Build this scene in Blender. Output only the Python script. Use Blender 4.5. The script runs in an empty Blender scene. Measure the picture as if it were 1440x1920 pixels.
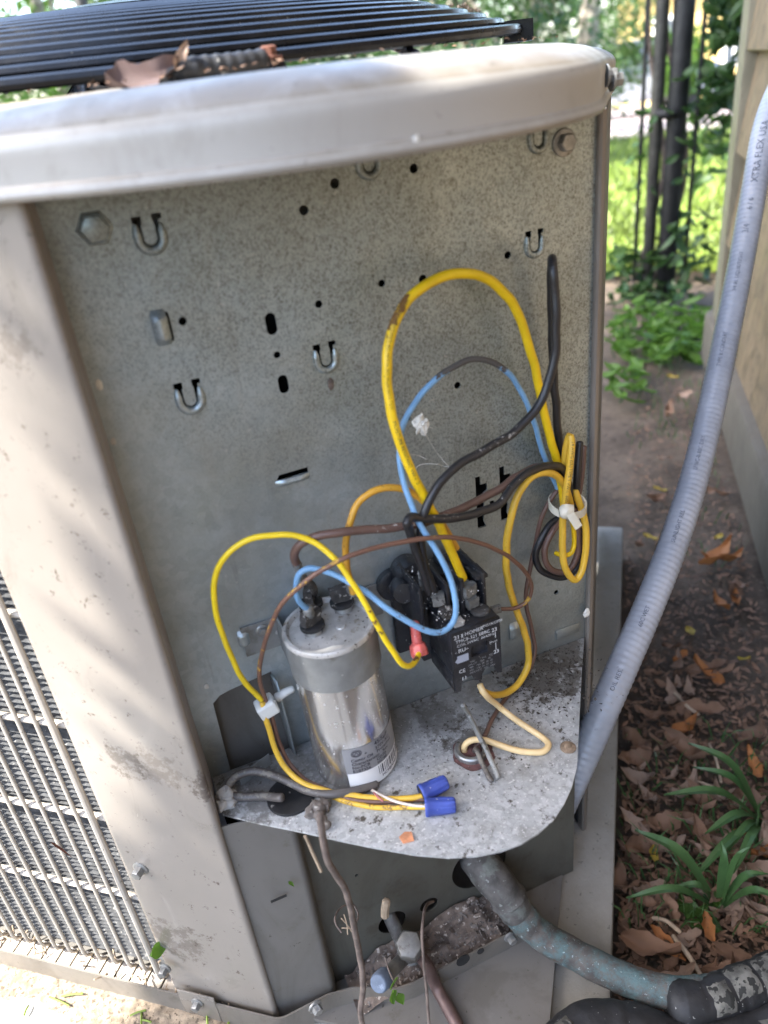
import bpy, bmesh, math, random
import numpy as np
from mathutils import Vector, Matrix, noise

random.seed(7)
rng = np.random.default_rng(11)
SC = bpy.context.scene
COL = SC.collection
D2R = math.radians

# ------------------------------------------------------------------ camera
CAM = np.array([-0.14798602, -0.42700053, 0.42201157])
ROT = np.array([[0.9191882217, -0.2726573741, 0.2841671504],
                [-0.3789514171, -0.4159785901, 0.8266544841],
                [-0.1071859904, -0.8675366095, -0.4856865188]])   # camera (right, down, forward) -> world
FPX = 1450.0
cam_d = bpy.data.cameras.new('camera')
cam_d.sensor_fit = 'HORIZONTAL'
cam_d.sensor_width = 36.0
cam_d.lens = 36.0 * FPX / 1440.0
cam_d.clip_start = 0.02
cam_d.clip_end = 900
cam_d.dof.use_dof = True
cam_d.dof.focus_distance = 0.60
cam_d.dof.aperture_fstop = 7.5
cam = bpy.data.objects.new('camera', cam_d)
COL.objects.link(cam)
mw = Matrix.Identity(4)
for i in range(3):
    mw[i][0], mw[i][1], mw[i][2], mw[i][3] = ROT[i][0], -ROT[i][1], -ROT[i][2], CAM[i]
cam.matrix_world = mw
SC.camera = cam

# ------------------------------------------------------------------ daylight
SUN_DIR = Vector((-0.62, 0.05, 0.78)).normalized()      # towards the sun
elev = math.asin(SUN_DIR.z)
azim = math.atan2(SUN_DIR.x, SUN_DIR.y)
world = bpy.data.worlds.new('World')
SC.world = world
world.use_nodes = True
wn = world.node_tree
wn.nodes.clear()
wo = wn.nodes.new('ShaderNodeOutputWorld')
wb = wn.nodes.new('ShaderNodeBackground')
sk = wn.nodes.new('ShaderNodeTexSky')
sk.sky_type = 'NISHITA'
sk.sun_disc = False
sk.sun_elevation = elev
sk.sun_rotation = azim
sk.air_density = 1.0
sk.dust_density = 2.0
wb.inputs['Strength'].default_value = 0.135
wn.links.new(sk.outputs[0], wb.inputs[0])
wn.links.new(wb.outputs[0], wo.inputs[0])
sun_d = bpy.data.lights.new('sun', 'SUN')
sun_d.energy = 2.6
sun_d.angle = D2R(0.55)
sun_d.color = (1.0, 0.965, 0.91)
sun = bpy.data.objects.new('sun', sun_d)
COL.objects.link(sun)
sun.rotation_euler = SUN_DIR.to_track_quat('Z', 'Y').to_euler()
sun.location = SUN_DIR * 12

SC.view_settings.view_transform = 'Standard'
SC.view_settings.look = 'None'
SC.view_settings.gamma = 1.0
SC.view_settings.use_curve_mapping = False
SC.view_settings.exposure = 2.95
SC.render.engine = 'CYCLES'
SC.cycles.use_denoising = True
SC.cycles.max_bounces = 8
SC.cycles.sample_clamp_indirect = 6

# ------------------------------------------------------------------ measuring helpers (photo pixel -> place)
def ray(u, v):
    return ROT @ np.array([(u - 720.0) / FPX, (v - 960.0) / FPX, 1.0])
def aty(u, v, y=0.0):
    d = ray(u, v); return Vector(CAM + d * (y - CAM[1]) / d[1])
def atz(u, v, z=0.0):
    d = ray(u, v); return Vector(CAM + d * (z - CAM[2]) / d[2])
def atplane(u, v, p, n):
    d = ray(u, v); t = np.dot(np.array(p) - CAM, n) / np.dot(d, n); return Vector(CAM + d * t)
def far(u, v, dist):
    d = ray(u, v); return Vector(CAM + d * dist / math.hypot(d[0], d[1]))

# ------------------------------------------------------------------ object helpers
def tag(o, label=None, cat=None, group=None, kind=None):
    if label: o['label'] = label
    if cat: o['category'] = cat
    if group: o['group'] = group
    if kind: o['kind'] = kind
    return o
def thing(name, label, cat, loc=(0, 0, 0), group=None):
    o = bpy.data.objects.new(name, None); COL.objects.link(o)
    o.empty_display_size = 0.02
    o.location = loc
    return tag(o, label, cat, group)
def link(name, me, mat, parent=None, smooth=True):
    o = bpy.data.objects.new(name, me); COL.objects.link(o)
    if mat is not None and len(me.materials) == 0: me.materials.append(mat)
    if smooth:
        me.polygons.foreach_set('use_smooth', [True] * len(me.polygons))
        try: me.set_sharp_from_angle(angle=D2R(38))
        except Exception: pass
    if parent is not None:
        o.parent = parent
        o.matrix_parent_inverse = Matrix.Translation(parent_loc(parent)).inverted()
    return o
def parent_loc(p):
    l = Vector(p.location)
    return l
def mesh(name, vs, fs):
    me = bpy.data.meshes.new(name)
    me.from_pydata([tuple(v) for v in vs], [], fs)
    me.update()
    return me
def obj(name, vs, fs, mat, parent=None, smooth=True):
    return link(name, mesh(name, vs, fs), mat, parent, smooth)
def from_bm(name, bm, mat, parent=None, smooth=True):
    me = bpy.data.meshes.new(name); bm.to_mesh(me); bm.free()
    return link(name, me, mat, parent, smooth)

class MB:
    """collects simple shapes into one mesh"""
    def __init__(s): s.v = []; s.f = []
    def add(s, vs, fs):
        b = len(s.v); s.v += [Vector(v) for v in vs]; s.f += [tuple(i + b for i in f) for f in fs]; return s
    def box(s, lo, hi, M=None):
        x0, y0, z0 = lo; x1, y1, z1 = hi
        vs = [Vector(p) for p in ((x0,y0,z0),(x1,y0,z0),(x1,y1,z0),(x0,y1,z0),(x0,y0,z1),(x1,y0,z1),(x1,y1,z1),(x0,y1,z1))]
        if M is not None: vs = [M @ v for v in vs]
        return s.add(vs, [(0,3,2,1),(4,5,6,7),(0,1,5,4),(1,2,6,5),(2,3,7,6),(3,0,4,7)])
    def prism(s, pts, z0, z1):
        n = len(pts)
        vs = [(p[0], p[1], z0) for p in pts] + [(p[0], p[1], z1) for p in pts]
        fs = [(i, (i+1) % n, n + (i+1) % n, n + i) for i in range(n)] + [tuple(range(n))[::-1], tuple(range(n, 2*n))]
        return s.add(vs, fs)
    def lathe(s, c, axis, prof, seg=24):
        c = Vector(c); a = Vector(axis).normalized()
        t = Vector((0, 0, 1)) if abs(a.z) < .9 else Vector((1, 0, 0))
        e1 = a.cross(t).normalized(); e2 = a.cross(e1)
        vs = []; fs = []
        for (r, h) in prof:
            for k in range(seg):
                q = 2 * math.pi * k / seg
                vs.append(c + a * h + (e1 * math.cos(q) + e2 * math.sin(q)) * r)
        m = len(prof)
        for i in range(m - 1):
            for k in range(seg):
                k2 = (k + 1) % seg
                fs.append((i*seg + k, i*seg + k2, (i+1)*seg + k2, (i+1)*seg + k))
        fs.append(tuple(range(seg))[::-1]); fs.append(tuple((m-1)*seg + k for k in range(seg)))
        return s.add(vs, fs)
    def tube(s, pts, r, seg=10, n=None, smooth_path=True, closed=False, rf=None, caps=True):
        P = spline(pts, n, closed) if smooth_path else np.array([tuple(p) for p in pts])
        vs, fs, _ = sweep(P, r, seg, closed, rf, caps)
        return s.add(vs, fs)
    def build(s, name, mat, parent=None, smooth=True, bevel=0.0, bseg=2):
        if bevel > 0:
            bm = bmesh.new()
            vv = [bm.verts.new(v) for v in s.v]
            for f in s.f:
                try: bm.faces.new([vv[i] for i in f])
                except ValueError: pass
            bmesh.ops.recalc_face_normals(bm, faces=bm.faces[:])
            ed = [e for e in bm.edges if len(e.link_faces) == 2 and e.calc_face_angle(0) > D2R(35)]
            bmesh.ops.bevel(bm, geom=ed, offset=bevel, segments=bseg, profile=.5, affect='EDGES', clamp_overlap=True)
            return from_bm(name, bm, mat, parent, smooth)
        return obj(name, s.v, s.f, mat, parent, smooth)

def spline(pts, n=None, closed=False):
    P = np.array([tuple(p) for p in pts], float)
    if closed: Q = np.vstack([P[-1], P, P[0], P[1]])
    else: Q = np.vstack([2*P[0]-P[1], P, 2*P[-1]-P[-2]])
    out = []
    segs = len(Q) - 3
    for i in range(segs):
        p0, p1, p2, p3 = Q[i], Q[i+1], Q[i+2], Q[i+3]
        d = [max(np.linalg.norm(b - a), 1e-6) ** .5 for a, b in ((p0,p1),(p1,p2),(p2,p3))]
        t0 = 0; t1 = d[0]; t2 = t1 + d[1]; t3 = t2 + d[2]
        for t in np.linspace(t1, t2, 14, endpoint=False):
            A1 = (t1-t)/(t1-t0)*p0 + (t-t0)/(t1-t0)*p1
            A2 = (t2-t)/(t2-t1)*p1 + (t-t1)/(t2-t1)*p2
            A3 = (t3-t)/(t3-t2)*p2 + (t-t2)/(t3-t2)*p3
            B1 = (t2-t)/(t2-t0)*A1 + (t-t0)/(t2-t0)*A2
            B2 = (t3-t)/(t3-t1)*A2 + (t-t1)/(t3-t1)*A3
            out.append((t2-t)/(t2-t1)*B1 + (t-t1)/(t2-t1)*B2)
    if not closed: out.append(P[-1])
    out = np.array(out)
    # light smoothing, even spacing
    if not closed and len(out) > 30:
        for _ in range(6):
            out[1:-1] = .25*out[:-2] + .5*out[1:-1] + .25*out[2:]
    L = np.concatenate([[0], np.cumsum(np.linalg.norm(np.diff(out, axis=0), axis=1))])
    n = n or max(8, len(P) * 6)
    s = np.linspace(0, L[-1], n)
    return np.stack([np.interp(s, L, out[:, k]) for k in range(3)], 1)

def frames(P, closed=False):
    n = len(P)
    T = np.gradient(P, axis=0)
    if closed: T = np.roll(P, -1, 0) - np.roll(P, 1, 0)
    T /= np.linalg.norm(T, axis=1)[:, None] + 1e-12
    up = np.array([0, 0, 1.0]) if abs(T[0][2]) < .9 else np.array([0, 1.0, 0])
    N = np.zeros_like(P); B = np.zeros_like(P)
    nn = up - T[0] * (up @ T[0]); nn /= np.linalg.norm(nn)
    for i in range(n):
        nn = nn - T[i] * (nn @ T[i]); nn /= np.linalg.norm(nn) + 1e-12
        N[i] = nn; B[i] = np.cross(T[i], nn)
    return T, N, B
def sweep(P, r, seg=10, closed=False, rf=None, caps=True):
    n = len(P); T, N, B = frames(P, closed)
    vs = []; fs = []; S = []
    ring = [(math.cos(2*math.pi*k/seg), math.sin(2*math.pi*k/seg)) for k in range(seg)]
    rows = [(P[i], (r if rf is None else rf(i/(n-1))*r), i) for i in range(n)]
    if caps and not closed:
        r0 = rows[0][1]; r1 = rows[-1][1]
        rows = [(P[0]-T[0]*r0*.45, r0*.55, 0), (P[0]-T[0]*r0*.25, r0*.86, 0)] + rows + [(P[-1]+T[-1]*r1*.25, r1*.86, n-1), (P[-1]+T[-1]*r1*.45, r1*.55, n-1)]
    for (p, rr, i) in rows:
        for (c, s_) in ring:
            vs.append(Vector(p + (N[i]*c + B[i]*s_) * rr)); S.append(i/(n-1))
    m = len(rows)
    for i in range(m if closed else m-1):
        j = (i+1) % m
        for k in range(seg):
            k2 = (k+1) % seg
            fs.append((i*seg+k, j*seg+k, j*seg+k2, i*seg+k2))
    if not closed:
        fs.append(tuple(range(seg))); fs.append(tuple((m-1)*seg+k for k in range(seg))[::-1])
    return vs, fs, S

# ------------------------------------------------------------------ materials
def rgb(h):
    c = [int(h[i:i+2], 16)/255 for i in (0, 2, 4)]
    return tuple((x/12.92 if x <= .04045 else ((x+.055)/1.055)**2.4) for x in c)
class NT:
    def __init__(s, name):
        s.m = bpy.data.materials.new(name); s.m.use_nodes = True
        s.t = s.m.node_tree; s.t.nodes.clear()
        s.o = s.t.nodes.new('ShaderNodeOutputMaterial'); s.b = s.t.nodes.new('ShaderNodeBsdfPrincipled')
        s.t.links.new(s.b.outputs[0], s.o.inputs[0])
        s.tc = s.t.nodes.new('ShaderNodeTexCoord')
    def n(s, typ, **kw):
        x = s.t.nodes.new(typ)
        for k, v in kw.items():
            if k.startswith('i_'): x.inputs[k[2:].replace('_', ' ')].default_value = v
            else: setattr(x, k, v)
        return x
    def l(s, a, b): s.t.links.new(a, b)
    def coord(s, scale=(1, 1, 1), rot=(0, 0, 0)):
        m = s.n('ShaderNodeMapping'); m.inputs['Scale'].default_value = scale; m.inputs['Rotation'].default_value = rot
        s.l(s.tc.outputs['Object'], m.inputs['Vector']); return m.outputs[0]
    def noise(s, scale, detail=4, rough=.55, vec=None, dist=0.0):
        x = s.n('ShaderNodeTexNoise'); x.inputs['Scale'].default_value = scale; x.inputs['Detail'].default_value = detail
        x.inputs['Roughness'].default_value = rough; x.inputs['Distortion'].default_value = dist
        s.l(vec if vec is not None else s.tc.outputs['Object'], x.inputs['Vector']); return x.outputs['Fac']
    def ramp(s, fac, a, b, ca=0.0, cb=1.0):
        x = s.n('ShaderNodeMapRange'); x.interpolation_type = 'SMOOTHSTEP'
        for k, v in zip(('From Min', 'From Max', 'To Min', 'To Max'), (a, b, ca, cb)): x.inputs[k].default_value = v
        s.l(fac, x.inputs['Value']); return x.outputs[0]
    def mix(s, fac, a, b):
        x = s.n('ShaderNodeMix', data_type='RGBA')
        for sock, v in ((x.inputs[0], fac), (x.inputs[6], a), (x.inputs[7], b)):
            if isinstance(v, (int, float)): sock.default_value = v
            elif isinstance(v, tuple): sock.default_value = (*v, 1) if len(v) == 3 else v
            else: s.l(v, sock)
        return x.outputs[2]
    def mul(s, a, b, op='MULTIPLY'):
        x = s.n('ShaderNodeMath', operation=op)
        for i, v in enumerate((a, b)):
            if isinstance(v, (int, float)): x.inputs[i].default_value = v
            else: s.l(v, x.inputs[i])
        return x.outputs[0]
    def set(s, name, v):
        k = s.b.inputs[name]
        if isinstance(v, (int, float)): k.default_value = v
        elif isinstance(v, tuple): k.default_value = (*v, 1) if len(v) == 3 else v
        else: s.l(v, k)
    def bump(s, h, strength=.3, dist=.001):
        x = s.n('ShaderNodeBump'); x.inputs['Strength'].default_value = strength; x.inputs['Distance'].default_value = dist
        s.l(h, x.inputs['Height']); s.l(x.outputs[0], s.b.inputs['Normal'])

def M(name, col, rough=.5, metal=0.0, var=.18, scale=30, spot=None, spot_scale=250, spot_thr=.66, blotch=None, blotch_scale=12, blotch_thr=.58,
      bump=.0, bump_scale=200, spec=.5, trans=0.0, sub=None, coat=0.0):
    t = NT(name)
    dark = tuple(c*(1-var) for c in col); light = tuple(min(1, c*(1+var)) for c in col)
    c = t.mix(t.ramp(t.noise(scale, 5), .3, .7), dark, light)
    if blotch:
        c = t.mix(t.ramp(t.noise(blotch_scale, 6, .65), blotch_thr, blotch_thr+.1), c, blotch)
    if spot:
        c = t.mix(t.ramp(t.noise(spot_scale, 2, .5), spot_thr, spot_thr+.05), c, spot)
    t.set('Base Color', c); t.set('Metallic', metal); t.set('Specular IOR Level', spec)
    t.set('Roughness', t.ramp(t.noise(scale*1.7, 4), .2, .8, max(.03, rough-.1), min(1, rough+.1)))
    if trans: t.set('Transmission Weight', trans)
    if coat: t.set('Coat Weight', coat)
    if bump: t.bump(t.noise(bump_scale, 5, .6), bump, .001)
    return t.m

def galvanized():
    t = NT('galvanized_steel')
    co = t.coord((1, 1, 1))
    v = t.n('ShaderNodeTexVoronoi'); v.inputs['Scale'].default_value = 190; t.l(co, v.inputs['Vector'])
    sp = t.n('ShaderNodeSeparateColor'); t.l(v.outputs['Color'], sp.inputs[0])
    base = t.mix(sp.outputs[0], (.415, .48, .505), (.49, .555, .58))
    big = t.noise(9, 5, .6)
    base = t.mix(t.ramp(big, .42, .62, 0, .45), base, (.26, .275, .25))
    run = t.noise(1, 5, .6, t.coord((70, 1, 5)))
    base = t.mix(t.ramp(run, .56, .74, 0, .38), base, (.46, .48, .47))
    base = t.mix(t.ramp(t.noise(1, 5, .6, t.coord((55, 1, 7), (0, .25, 0))), .60, .70, 0, .4), base, (.20, .205, .19))
    gv = t.coord((1.1, 1, .9))
    grain = t.ramp(t.noise(620, 6, .8, gv, .2), .42, .72)
    sx = t.n('ShaderNodeSeparateXYZ'); t.l(t.tc.outputs['Object'], sx.inputs[0])
    up = t.mul(t.mul(sx.outputs['Z'], .75), t.mul(sx.outputs['X'], .6), 'ADD')
    shade_film = t.ramp(t.mul(up, t.mul(t.noise(14, 4), .16), 'ADD'), .15, .33)  # olive shade tone painted towards the upper right, together with real speckle
    base = t.mix(t.mul(shade_film, .5), base, (.33, .375, .35))
    base = t.mix(t.mul(grain, t.mul(t.mul(shade_film, .85), .12, 'ADD')), base, (.08, .08, .062))
    mott = t.ramp(t.noise(170, 6, .8), .53, .68)
    base = t.mix(t.mul(t.mul(shade_film, mott), .45), base, (.13, .13, .10))
    spots = t.ramp(t.noise(70, 6, .75), .66, .76)
    base = t.mix(t.mul(spots, .6), base, (.09, .085, .07))
    zl_d = t.ramp(t.mul(sx.outputs['Z'], t.mul(t.noise(45, 5, .7), .08), 'ADD'), .10, .035)
    base = t.mix(t.mul(zl_d, .45), base, (.20, .19, .16))
    drops = t.ramp(t.noise(260, 3, .6), .66, .72)
    base = t.mix(t.mul(drops, .5), base, (.55, .56, .55))
    t.set('Base Color', base); t.set('Metallic', .72)
    t.set('Roughness', t.ramp(t.noise(24, 5), .3, .7, .34, .52))
    t.bump(t.mul(t.noise(420, 3, .6), t.mul(t.noise(10, 3), 5.0), 'ADD'), .10, .0007)
    return t.m

def shelf_steel():
    t = NT('dusty_shelf_steel')
    v = t.n('ShaderNodeTexVoronoi'); v.inputs['Scale'].default_value = 240; t.l(t.tc.outputs['Object'], v.inputs['Vector'])
    sp = t.n('ShaderNodeSeparateColor'); t.l(v.outputs['Color'], sp.inputs[0])
    base = t.mix(sp.outputs[0], (.38, .39, .39), (.52, .53, .53))
    base = t.mix(t.ramp(t.noise(26, 6, .65), .5, .68, 0, .6), base, (.22, .215, .195))
    base = t.mix(t.ramp(t.noise(330, 5, .75), .50, .72, 0, .55), base, (.13, .12, .10))
    base = t.mix(t.ramp(t.noise(420, 3, .6), .60, .68, 0, .8), base, (.70, .70, .68))
    sx = t.n('ShaderNodeSeparateXYZ'); t.l(t.tc.outputs['Object'], sx.inputs[0])
    nz = t.noise(75, 7, .75)
    for (pu, pv, rad, am) in ((1020, 1268, .050, .85), (1050, 1225, .035, .8), (880, 1395, .030, .7), (500, 1490, .045, .6), (820, 1350, .030, .6), (640, 1450, .05, .5)):
        q = atz(pu, pv, 0); vd = t.n('ShaderNodeVectorMath', operation='DISTANCE'); vd.inputs[1].default_value = tuple(q); t.l(t.tc.outputs['Object'], vd.inputs[0])
        near = t.ramp(vd.outputs['Value'], rad, rad*.2)
        base = t.mix(t.mul(t.ramp(t.mul(nz, t.mul(near, .22), 'ADD'), .58, .68), am), base, (.075, .065, .052))
    fil = t.ramp(t.mul(sx.outputs['Y'], t.mul(t.noise(60, 4), .05), 'ADD'), -.03, .02)
    base = t.mix(t.mul(fil, .6), base, (.12, .11, .095))
    t.set('Base Color', base); t.set('Metallic', .3); t.set('Roughness', .62)
    t.bump(t.noise(500, 4, .7), .35, .0008)
    return t.m

def painted(name, col, dirt=(.20, .18, .14), amt=.55, rough=.34, thr=.55):
    t = NT(name)
    c = t.mix(t.ramp(t.noise(6, 4), .3, .7), tuple(x*.93 for x in col), tuple(x*1.05 for x in col))
    # long smeary rain-and-dust marks
    sm = t.noise(22, 6, .65, t.coord((1, 1, .35)), .8)
    c = t.mix(t.ramp(sm, thr, thr+.18, 0, amt*.55), c, tuple(x*.72 for x in dirt))
    c = t.mix(t.ramp(t.noise(34, 6, .7), thr+.07, thr+.2, 0, amt), c, dirt)
    c = t.mix(t.ramp(t.noise(120, 5, .7), .69, .73, 0, .7), c, (.10, .06, .045))
    c = t.mix(t.ramp(t.noise(260, 3, .6), .68, .72, 0, .75), c, (.05, .045, .035))
    c = t.mix(t.ramp(t.noise(1, 6, .7, t.coord((90, 90, 12))), .62, .75, 0, .3), c, tuple(min(1, x*1.5) for x in col))
    t.set('Base Color', c); t.set('Roughness', t.ramp(t.noise(18, 5), .3, .7, rough-.08, rough+.16))
    t.bump(t.mul(t.noise(900, 2, .5), t.mul(t.noise(16, 3), 8.0), 'ADD'), .05, .0006)
    return t.m

def wire_mat(name, col, grime, rough=.42, gs=190):
    """insulation; the colour attribute 'dirt' says how much old grime clings to a stretch of wire"""
    t = NT(name)
    a = t.n('ShaderNodeAttribute', attribute_name='dirt')
    c = t.mix(t.ramp(t.noise(60, 4), .3, .7), tuple(x*.88 for x in col), tuple(min(1, x*1.06) for x in col))
    nz = t.noise(gs, 6, .7)
    k = t.ramp(t.mul(nz, t.mul(t.mul(a.outputs['Fac'], .75), -.345, 'ADD'), 'ADD'), .5, .56)
    c = t.mix(k, c, grime)
    c = t.mix(t.ramp(t.noise(520, 2), .7, .73, 0, .7), c, tuple(x*.3 for x in grime))
    t.set('Base Color', c); t.set('Roughness', t.ramp(k, 0, 1, rough, .8))
    t.bump(t.noise(500, 3), .1, .0004)
    return t.m

MT = {}
MT['galv'] = galvanized()
MT['shelf'] = shelf_steel()
MT['paint'] = painted('beige_enamel', (.20, .178, .15), dirt=(.12, .10, .075), amt=.55, rough=.2, thr=.52)
MT['cap'] = painted('weathered_cap_enamel', (.355, .335, .30), dirt=(.23, .205, .16), amt=.5, rough=.40, thr=.6)
def cap_mat():
    t = NT('weathered_top_enamel')
    c = t.mix(t.ramp(t.noise(6, 4), .3, .7), (.35, .335, .31), (.40, .385, .355))
    g = t.n('ShaderNodeNewGeometry'); sx = t.n('ShaderNodeSeparateXYZ'); t.l(g.outputs['True Normal'], sx.inputs[0])
    flat = t.ramp(sx.outputs['Z'], .35, .92)
    sm = t.noise(30, 7, .7, None, .6)
    c = t.mix(t.mul(flat, t.ramp(sm, .32, .58, .45, 1.0)), c, (.20, .172, .135))
    c = t.mix(t.mul(flat, t.ramp(t.noise(170, 4, .7), .6, .68, 0, .8)), c, (.10, .085, .065))
    st = t.noise(26, 6, .7, t.coord((1, 1, .5)), .5)
    c = t.mix(t.ramp(st, .50, .72, 0, .42), c, (.20, .18, .14))
    zt_ = t.n('ShaderNodeSeparateXYZ'); t.l(t.tc.outputs['Object'], zt_.inputs[0])
    seam = t.ramp(t.mul(zt_.outputs['Z'], t.mul(t.noise(90, 5, .7), .004), 'ADD'), .4012, .3984)
    c = t.mix(t.mul(seam, .4), c, (.15, .125, .09))
    c = t.mix(t.ramp(t.noise(230, 3, .6), .70, .73, 0, .7), c, (.06, .05, .04))
    t.set('Base Color', c); t.set('Roughness', t.ramp(t.noise(18, 5), .3, .7, .3, .5)); t.set('Specular IOR Level', .55)
    t.bump(t.noise(60, 4, .5), .06, .002)
    return t.m
MT['cap'] = cap_mat()
def post_mat():
    t = NT('glossy_taupe_enamel'); col = (.268, .238, .202)
    c = t.mix(t.ramp(t.noise(7, 4), .3, .7), tuple(x*.92 for x in col), tuple(x*1.06 for x in col))
    nz = t.noise(110, 7, .8); n2 = t.noise(30, 6, .7, t.coord((1, 1, .4)), .8)
    c = t.mix(t.ramp(n2, .55, .72, 0, .35), c, (.13, .112, .085))
    c = t.mix(t.ramp(n2, .28, .42, .3, 0), c, (.36, .33, .29))
    for (pu, pv, rad, am) in ((235, 1425, .026, .6), (300, 1440, .030, .4), (28, 640, .022, .35), (330, 1760, .045, .5), (390, 1480, .025, .8)):
        q = atplane(pu, pv, np.array([-0.160, -0.047, 0.0]), np.array([-0.617, -0.787, 0.0])); vd = t.n('ShaderNodeVectorMath', operation='DISTANCE'); vd.inputs[1].default_value = tuple(q); t.l(t.tc.outputs['Object'], vd.inputs[0])
        near = t.ramp(vd.outputs['Value'], rad, rad*.15)
        c = t.mix(t.mul(t.ramp(t.mul(nz, t.mul(near, .2), 'ADD'), .60, .69), am), c, (.085, .065, .05))
    c = t.mix(t.ramp(t.noise(150, 5, .7), .70, .735, 0, .8), c, (.075, .05, .04))
    t.set('Base Color', c); t.set('Roughness', t.ramp(n2, .3, .7, .10, .28))
    t.bump(t.mul(t.noise(900, 2, .5), t.mul(t.noise(14, 3), 10.0), 'ADD'), .06, .0007)
    return t.m
MT['post'] = post_mat()
MT['paint_dark'] = painted('shaded_brown_enamel', (.155, .145, .13), dirt=(.10, .09, .065), amt=.6, rough=.45, thr=.5)  # darker copy of the unit's enamel, shade put into its colour
MT['flange'] = painted('corner_flange_enamel', (.20, .175, .15), amt=.25, rough=.4)
MT['black_metal'] = M('black_guard_coating', (.004, .0045, .006), .22, 0, .3, 60, spot=(.12, .12, .11), spot_scale=400, spot_thr=.74, spec=.22)
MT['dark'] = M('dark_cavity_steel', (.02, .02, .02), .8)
MT['black_plastic'] = M('black_plastic', (.016, .017, .021), .42, 0, .3, 80, spot=(.24, .24, .23), spot_scale=430, spot_thr=.69, blotch=(.035, .034, .034), blotch_scale=50, bump=.2, bump_scale=260)
MT['coil'] = M('grey_coil_fins', (.045, .046, .047), .8, .1, .35, 140, spot=(.17, .165, .155), spot_scale=330, spot_thr=.66, bump=.5, bump_scale=500)
MT['guard'] = painted('grille_bar_enamel', (.47, .42, .355), amt=.3, rough=.45)
MT['zinc'] = M('zinc_bolt', (.30, .30, .29), .42, .7, .25, 120, blotch=(.13, .12, .10), blotch_scale=160, bump=.3)
MT['rust'] = M('rusty_bolt', (.13, .05, .03), .85, 0, .4, 200, blotch=(.09, .035, .02), blotch_scale=200, bump=.6)
MT['tan'] = M('stained_screw', (.26, .19, .13), .7, .2, .4, 200, bump=.4)
MT['rust_dark'] = M('dark_red_rust', (.115, .055, .05), .85, 0, .4, 160, blotch=(.2, .17, .15), blotch_scale=120, bump=.6)
MT['galv_dark'] = M('dull_strap_steel', (.27, .28, .275), .45, .5, .15, 60, spot=(.5, .5, .49), spot_scale=300, spot_thr=.72, blotch=(.17, .165, .15), blotch_scale=40, bump=.15)
def can_mat():
    t = NT('bright_aluminium_can')
    c = t.mix(t.ramp(t.noise(40, 5, .6, t.coord((1, 1, .2))), .3, .7), (.70, .685, .66), (.80, .785, .76))
    fl = t.ramp(t.noise(430, 3, .65, t.coord((1, 1, .55))), .645, .69)
    c = t.mix(t.mul(fl, .8), c, (.62, .62, .61))
    gr = t.ramp(t.noise(55, 6, .7), .60, .8)
    c = t.mix(t.mul(gr, .45), c, (.30, .29, .26))
    t.set('Base Color', c)
    t.set('Metallic', t.ramp(t.mul(fl, gr, 'MAXIMUM'), 0, 1, .9, .2))
    t.set('Roughness', t.ramp(t.mul(fl, gr, 'MAXIMUM'), 0, 1, .19, .55))
    t.bump(t.noise(300, 4, .6, t.coord((1, 1, .4))), .05, .0006)
    return t.m
MT['can'] = can_mat()
MT['lid'] = M('dusty_can_lid', (.52, .51, .49), .55, .45, .2, 70, spot=(.09, .08, .07), spot_scale=480, spot_thr=.66, blotch=(.28, .25, .2), blotch_scale=60, bump=.4)
MT['crust'] = M('corroded_terminal', (.05, .047, .045), .85, .1, .5, 130, spot=(.30, .29, .27), spot_scale=260, spot_thr=.63, bump=1.0, bump_scale=300)
MT['crimp'] = M('grey_crimp_metal', (.22, .23, .23), .55, .6, .3, 150, blotch=(.06, .06, .06), blotch_scale=150, bump=.5)
MT['rubber'] = M('black_rubber', (.014, .014, .015), .55, 0, .3, 80, spot=(.2, .19, .17), spot_scale=260, spot_thr=.68, bump=.2)
MT['label_grey'] = M('grey_label_print', (.30, .305, .32), .5, .3, .1, 40, spot=(.5, .5, .5), spot_scale=300, spot_thr=.74)
MT['label_white'] = M('white_label_paper', (.74, .74, .735), .5, 0, .05, 30, spot=(.35, .34, .32), spot_scale=160, spot_thr=.73)
MT['ink'] = M('dark_label_ink', (.02, .02, .035), .6, 0, .1)
MT['ink_white'] = M('white_label_ink', (.58, .60, .62), .6, 0, .25, 700)
MT['ink_grey'] = M('grey_label_patch', (.34, .37, .44), .5, 0, .1)
MT['w_yellow'] = wire_mat('yellow_insulation', (.78, .52, .008), (.16, .075, .02))
MT['w_yellow2'] = wire_mat('bright_yellow_insulation', (.80, .58, .012), (.15, .075, .025))
MT['w_orange'] = wire_mat('aged_yellow_insulation', (.60, .31, .03), (.20, .10, .035))
MT['w_amber'] = wire_mat('amber_yellow_insulation', (.68, .42, .04), (.25, .15, .05))
MT['w_cream'] = wire_mat('cream_insulation', (.72, .53, .27), (.35, .22, .1))
MT['w_blue'] = wire_mat('light_blue_insulation', (.17, .345, .56), (.075, .07, .065))
MT['w_black'] = wire_mat('black_insulation', (.017, .017, .019), (.36, .34, .31), .38, 330)
MT['w_brown'] = wire_mat('brown_insulation', (.12, .068, .052), (.55, .52, .48), .42, 420)
MT['w_brown2'] = wire_mat('thin_brown_insulation', (.15, .075, .05), (.48, .29, .05))
MT['w_grey'] = wire_mat('grey_dirty_insulation', (.10, .088, .08), (.2, .18, .15))
MT['w_metal'] = wire_mat('dirty_grey_wire', (.24, .24, .225), (.09, .08, .065))
MT['w_white'] = wire_mat('white_insulation', (.66, .58, .50), (.4, .3, .22))
MT['w_pink'] = wire_mat('pink_insulation', (.45, .14, .14), (.3, .12, .1))
MT['nylon'] = M('white_nylon', (.66, .66, .62), .4, 0, .08, 60, blotch=(.5, .48, .42), blotch_scale=80, sub=1)
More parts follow.
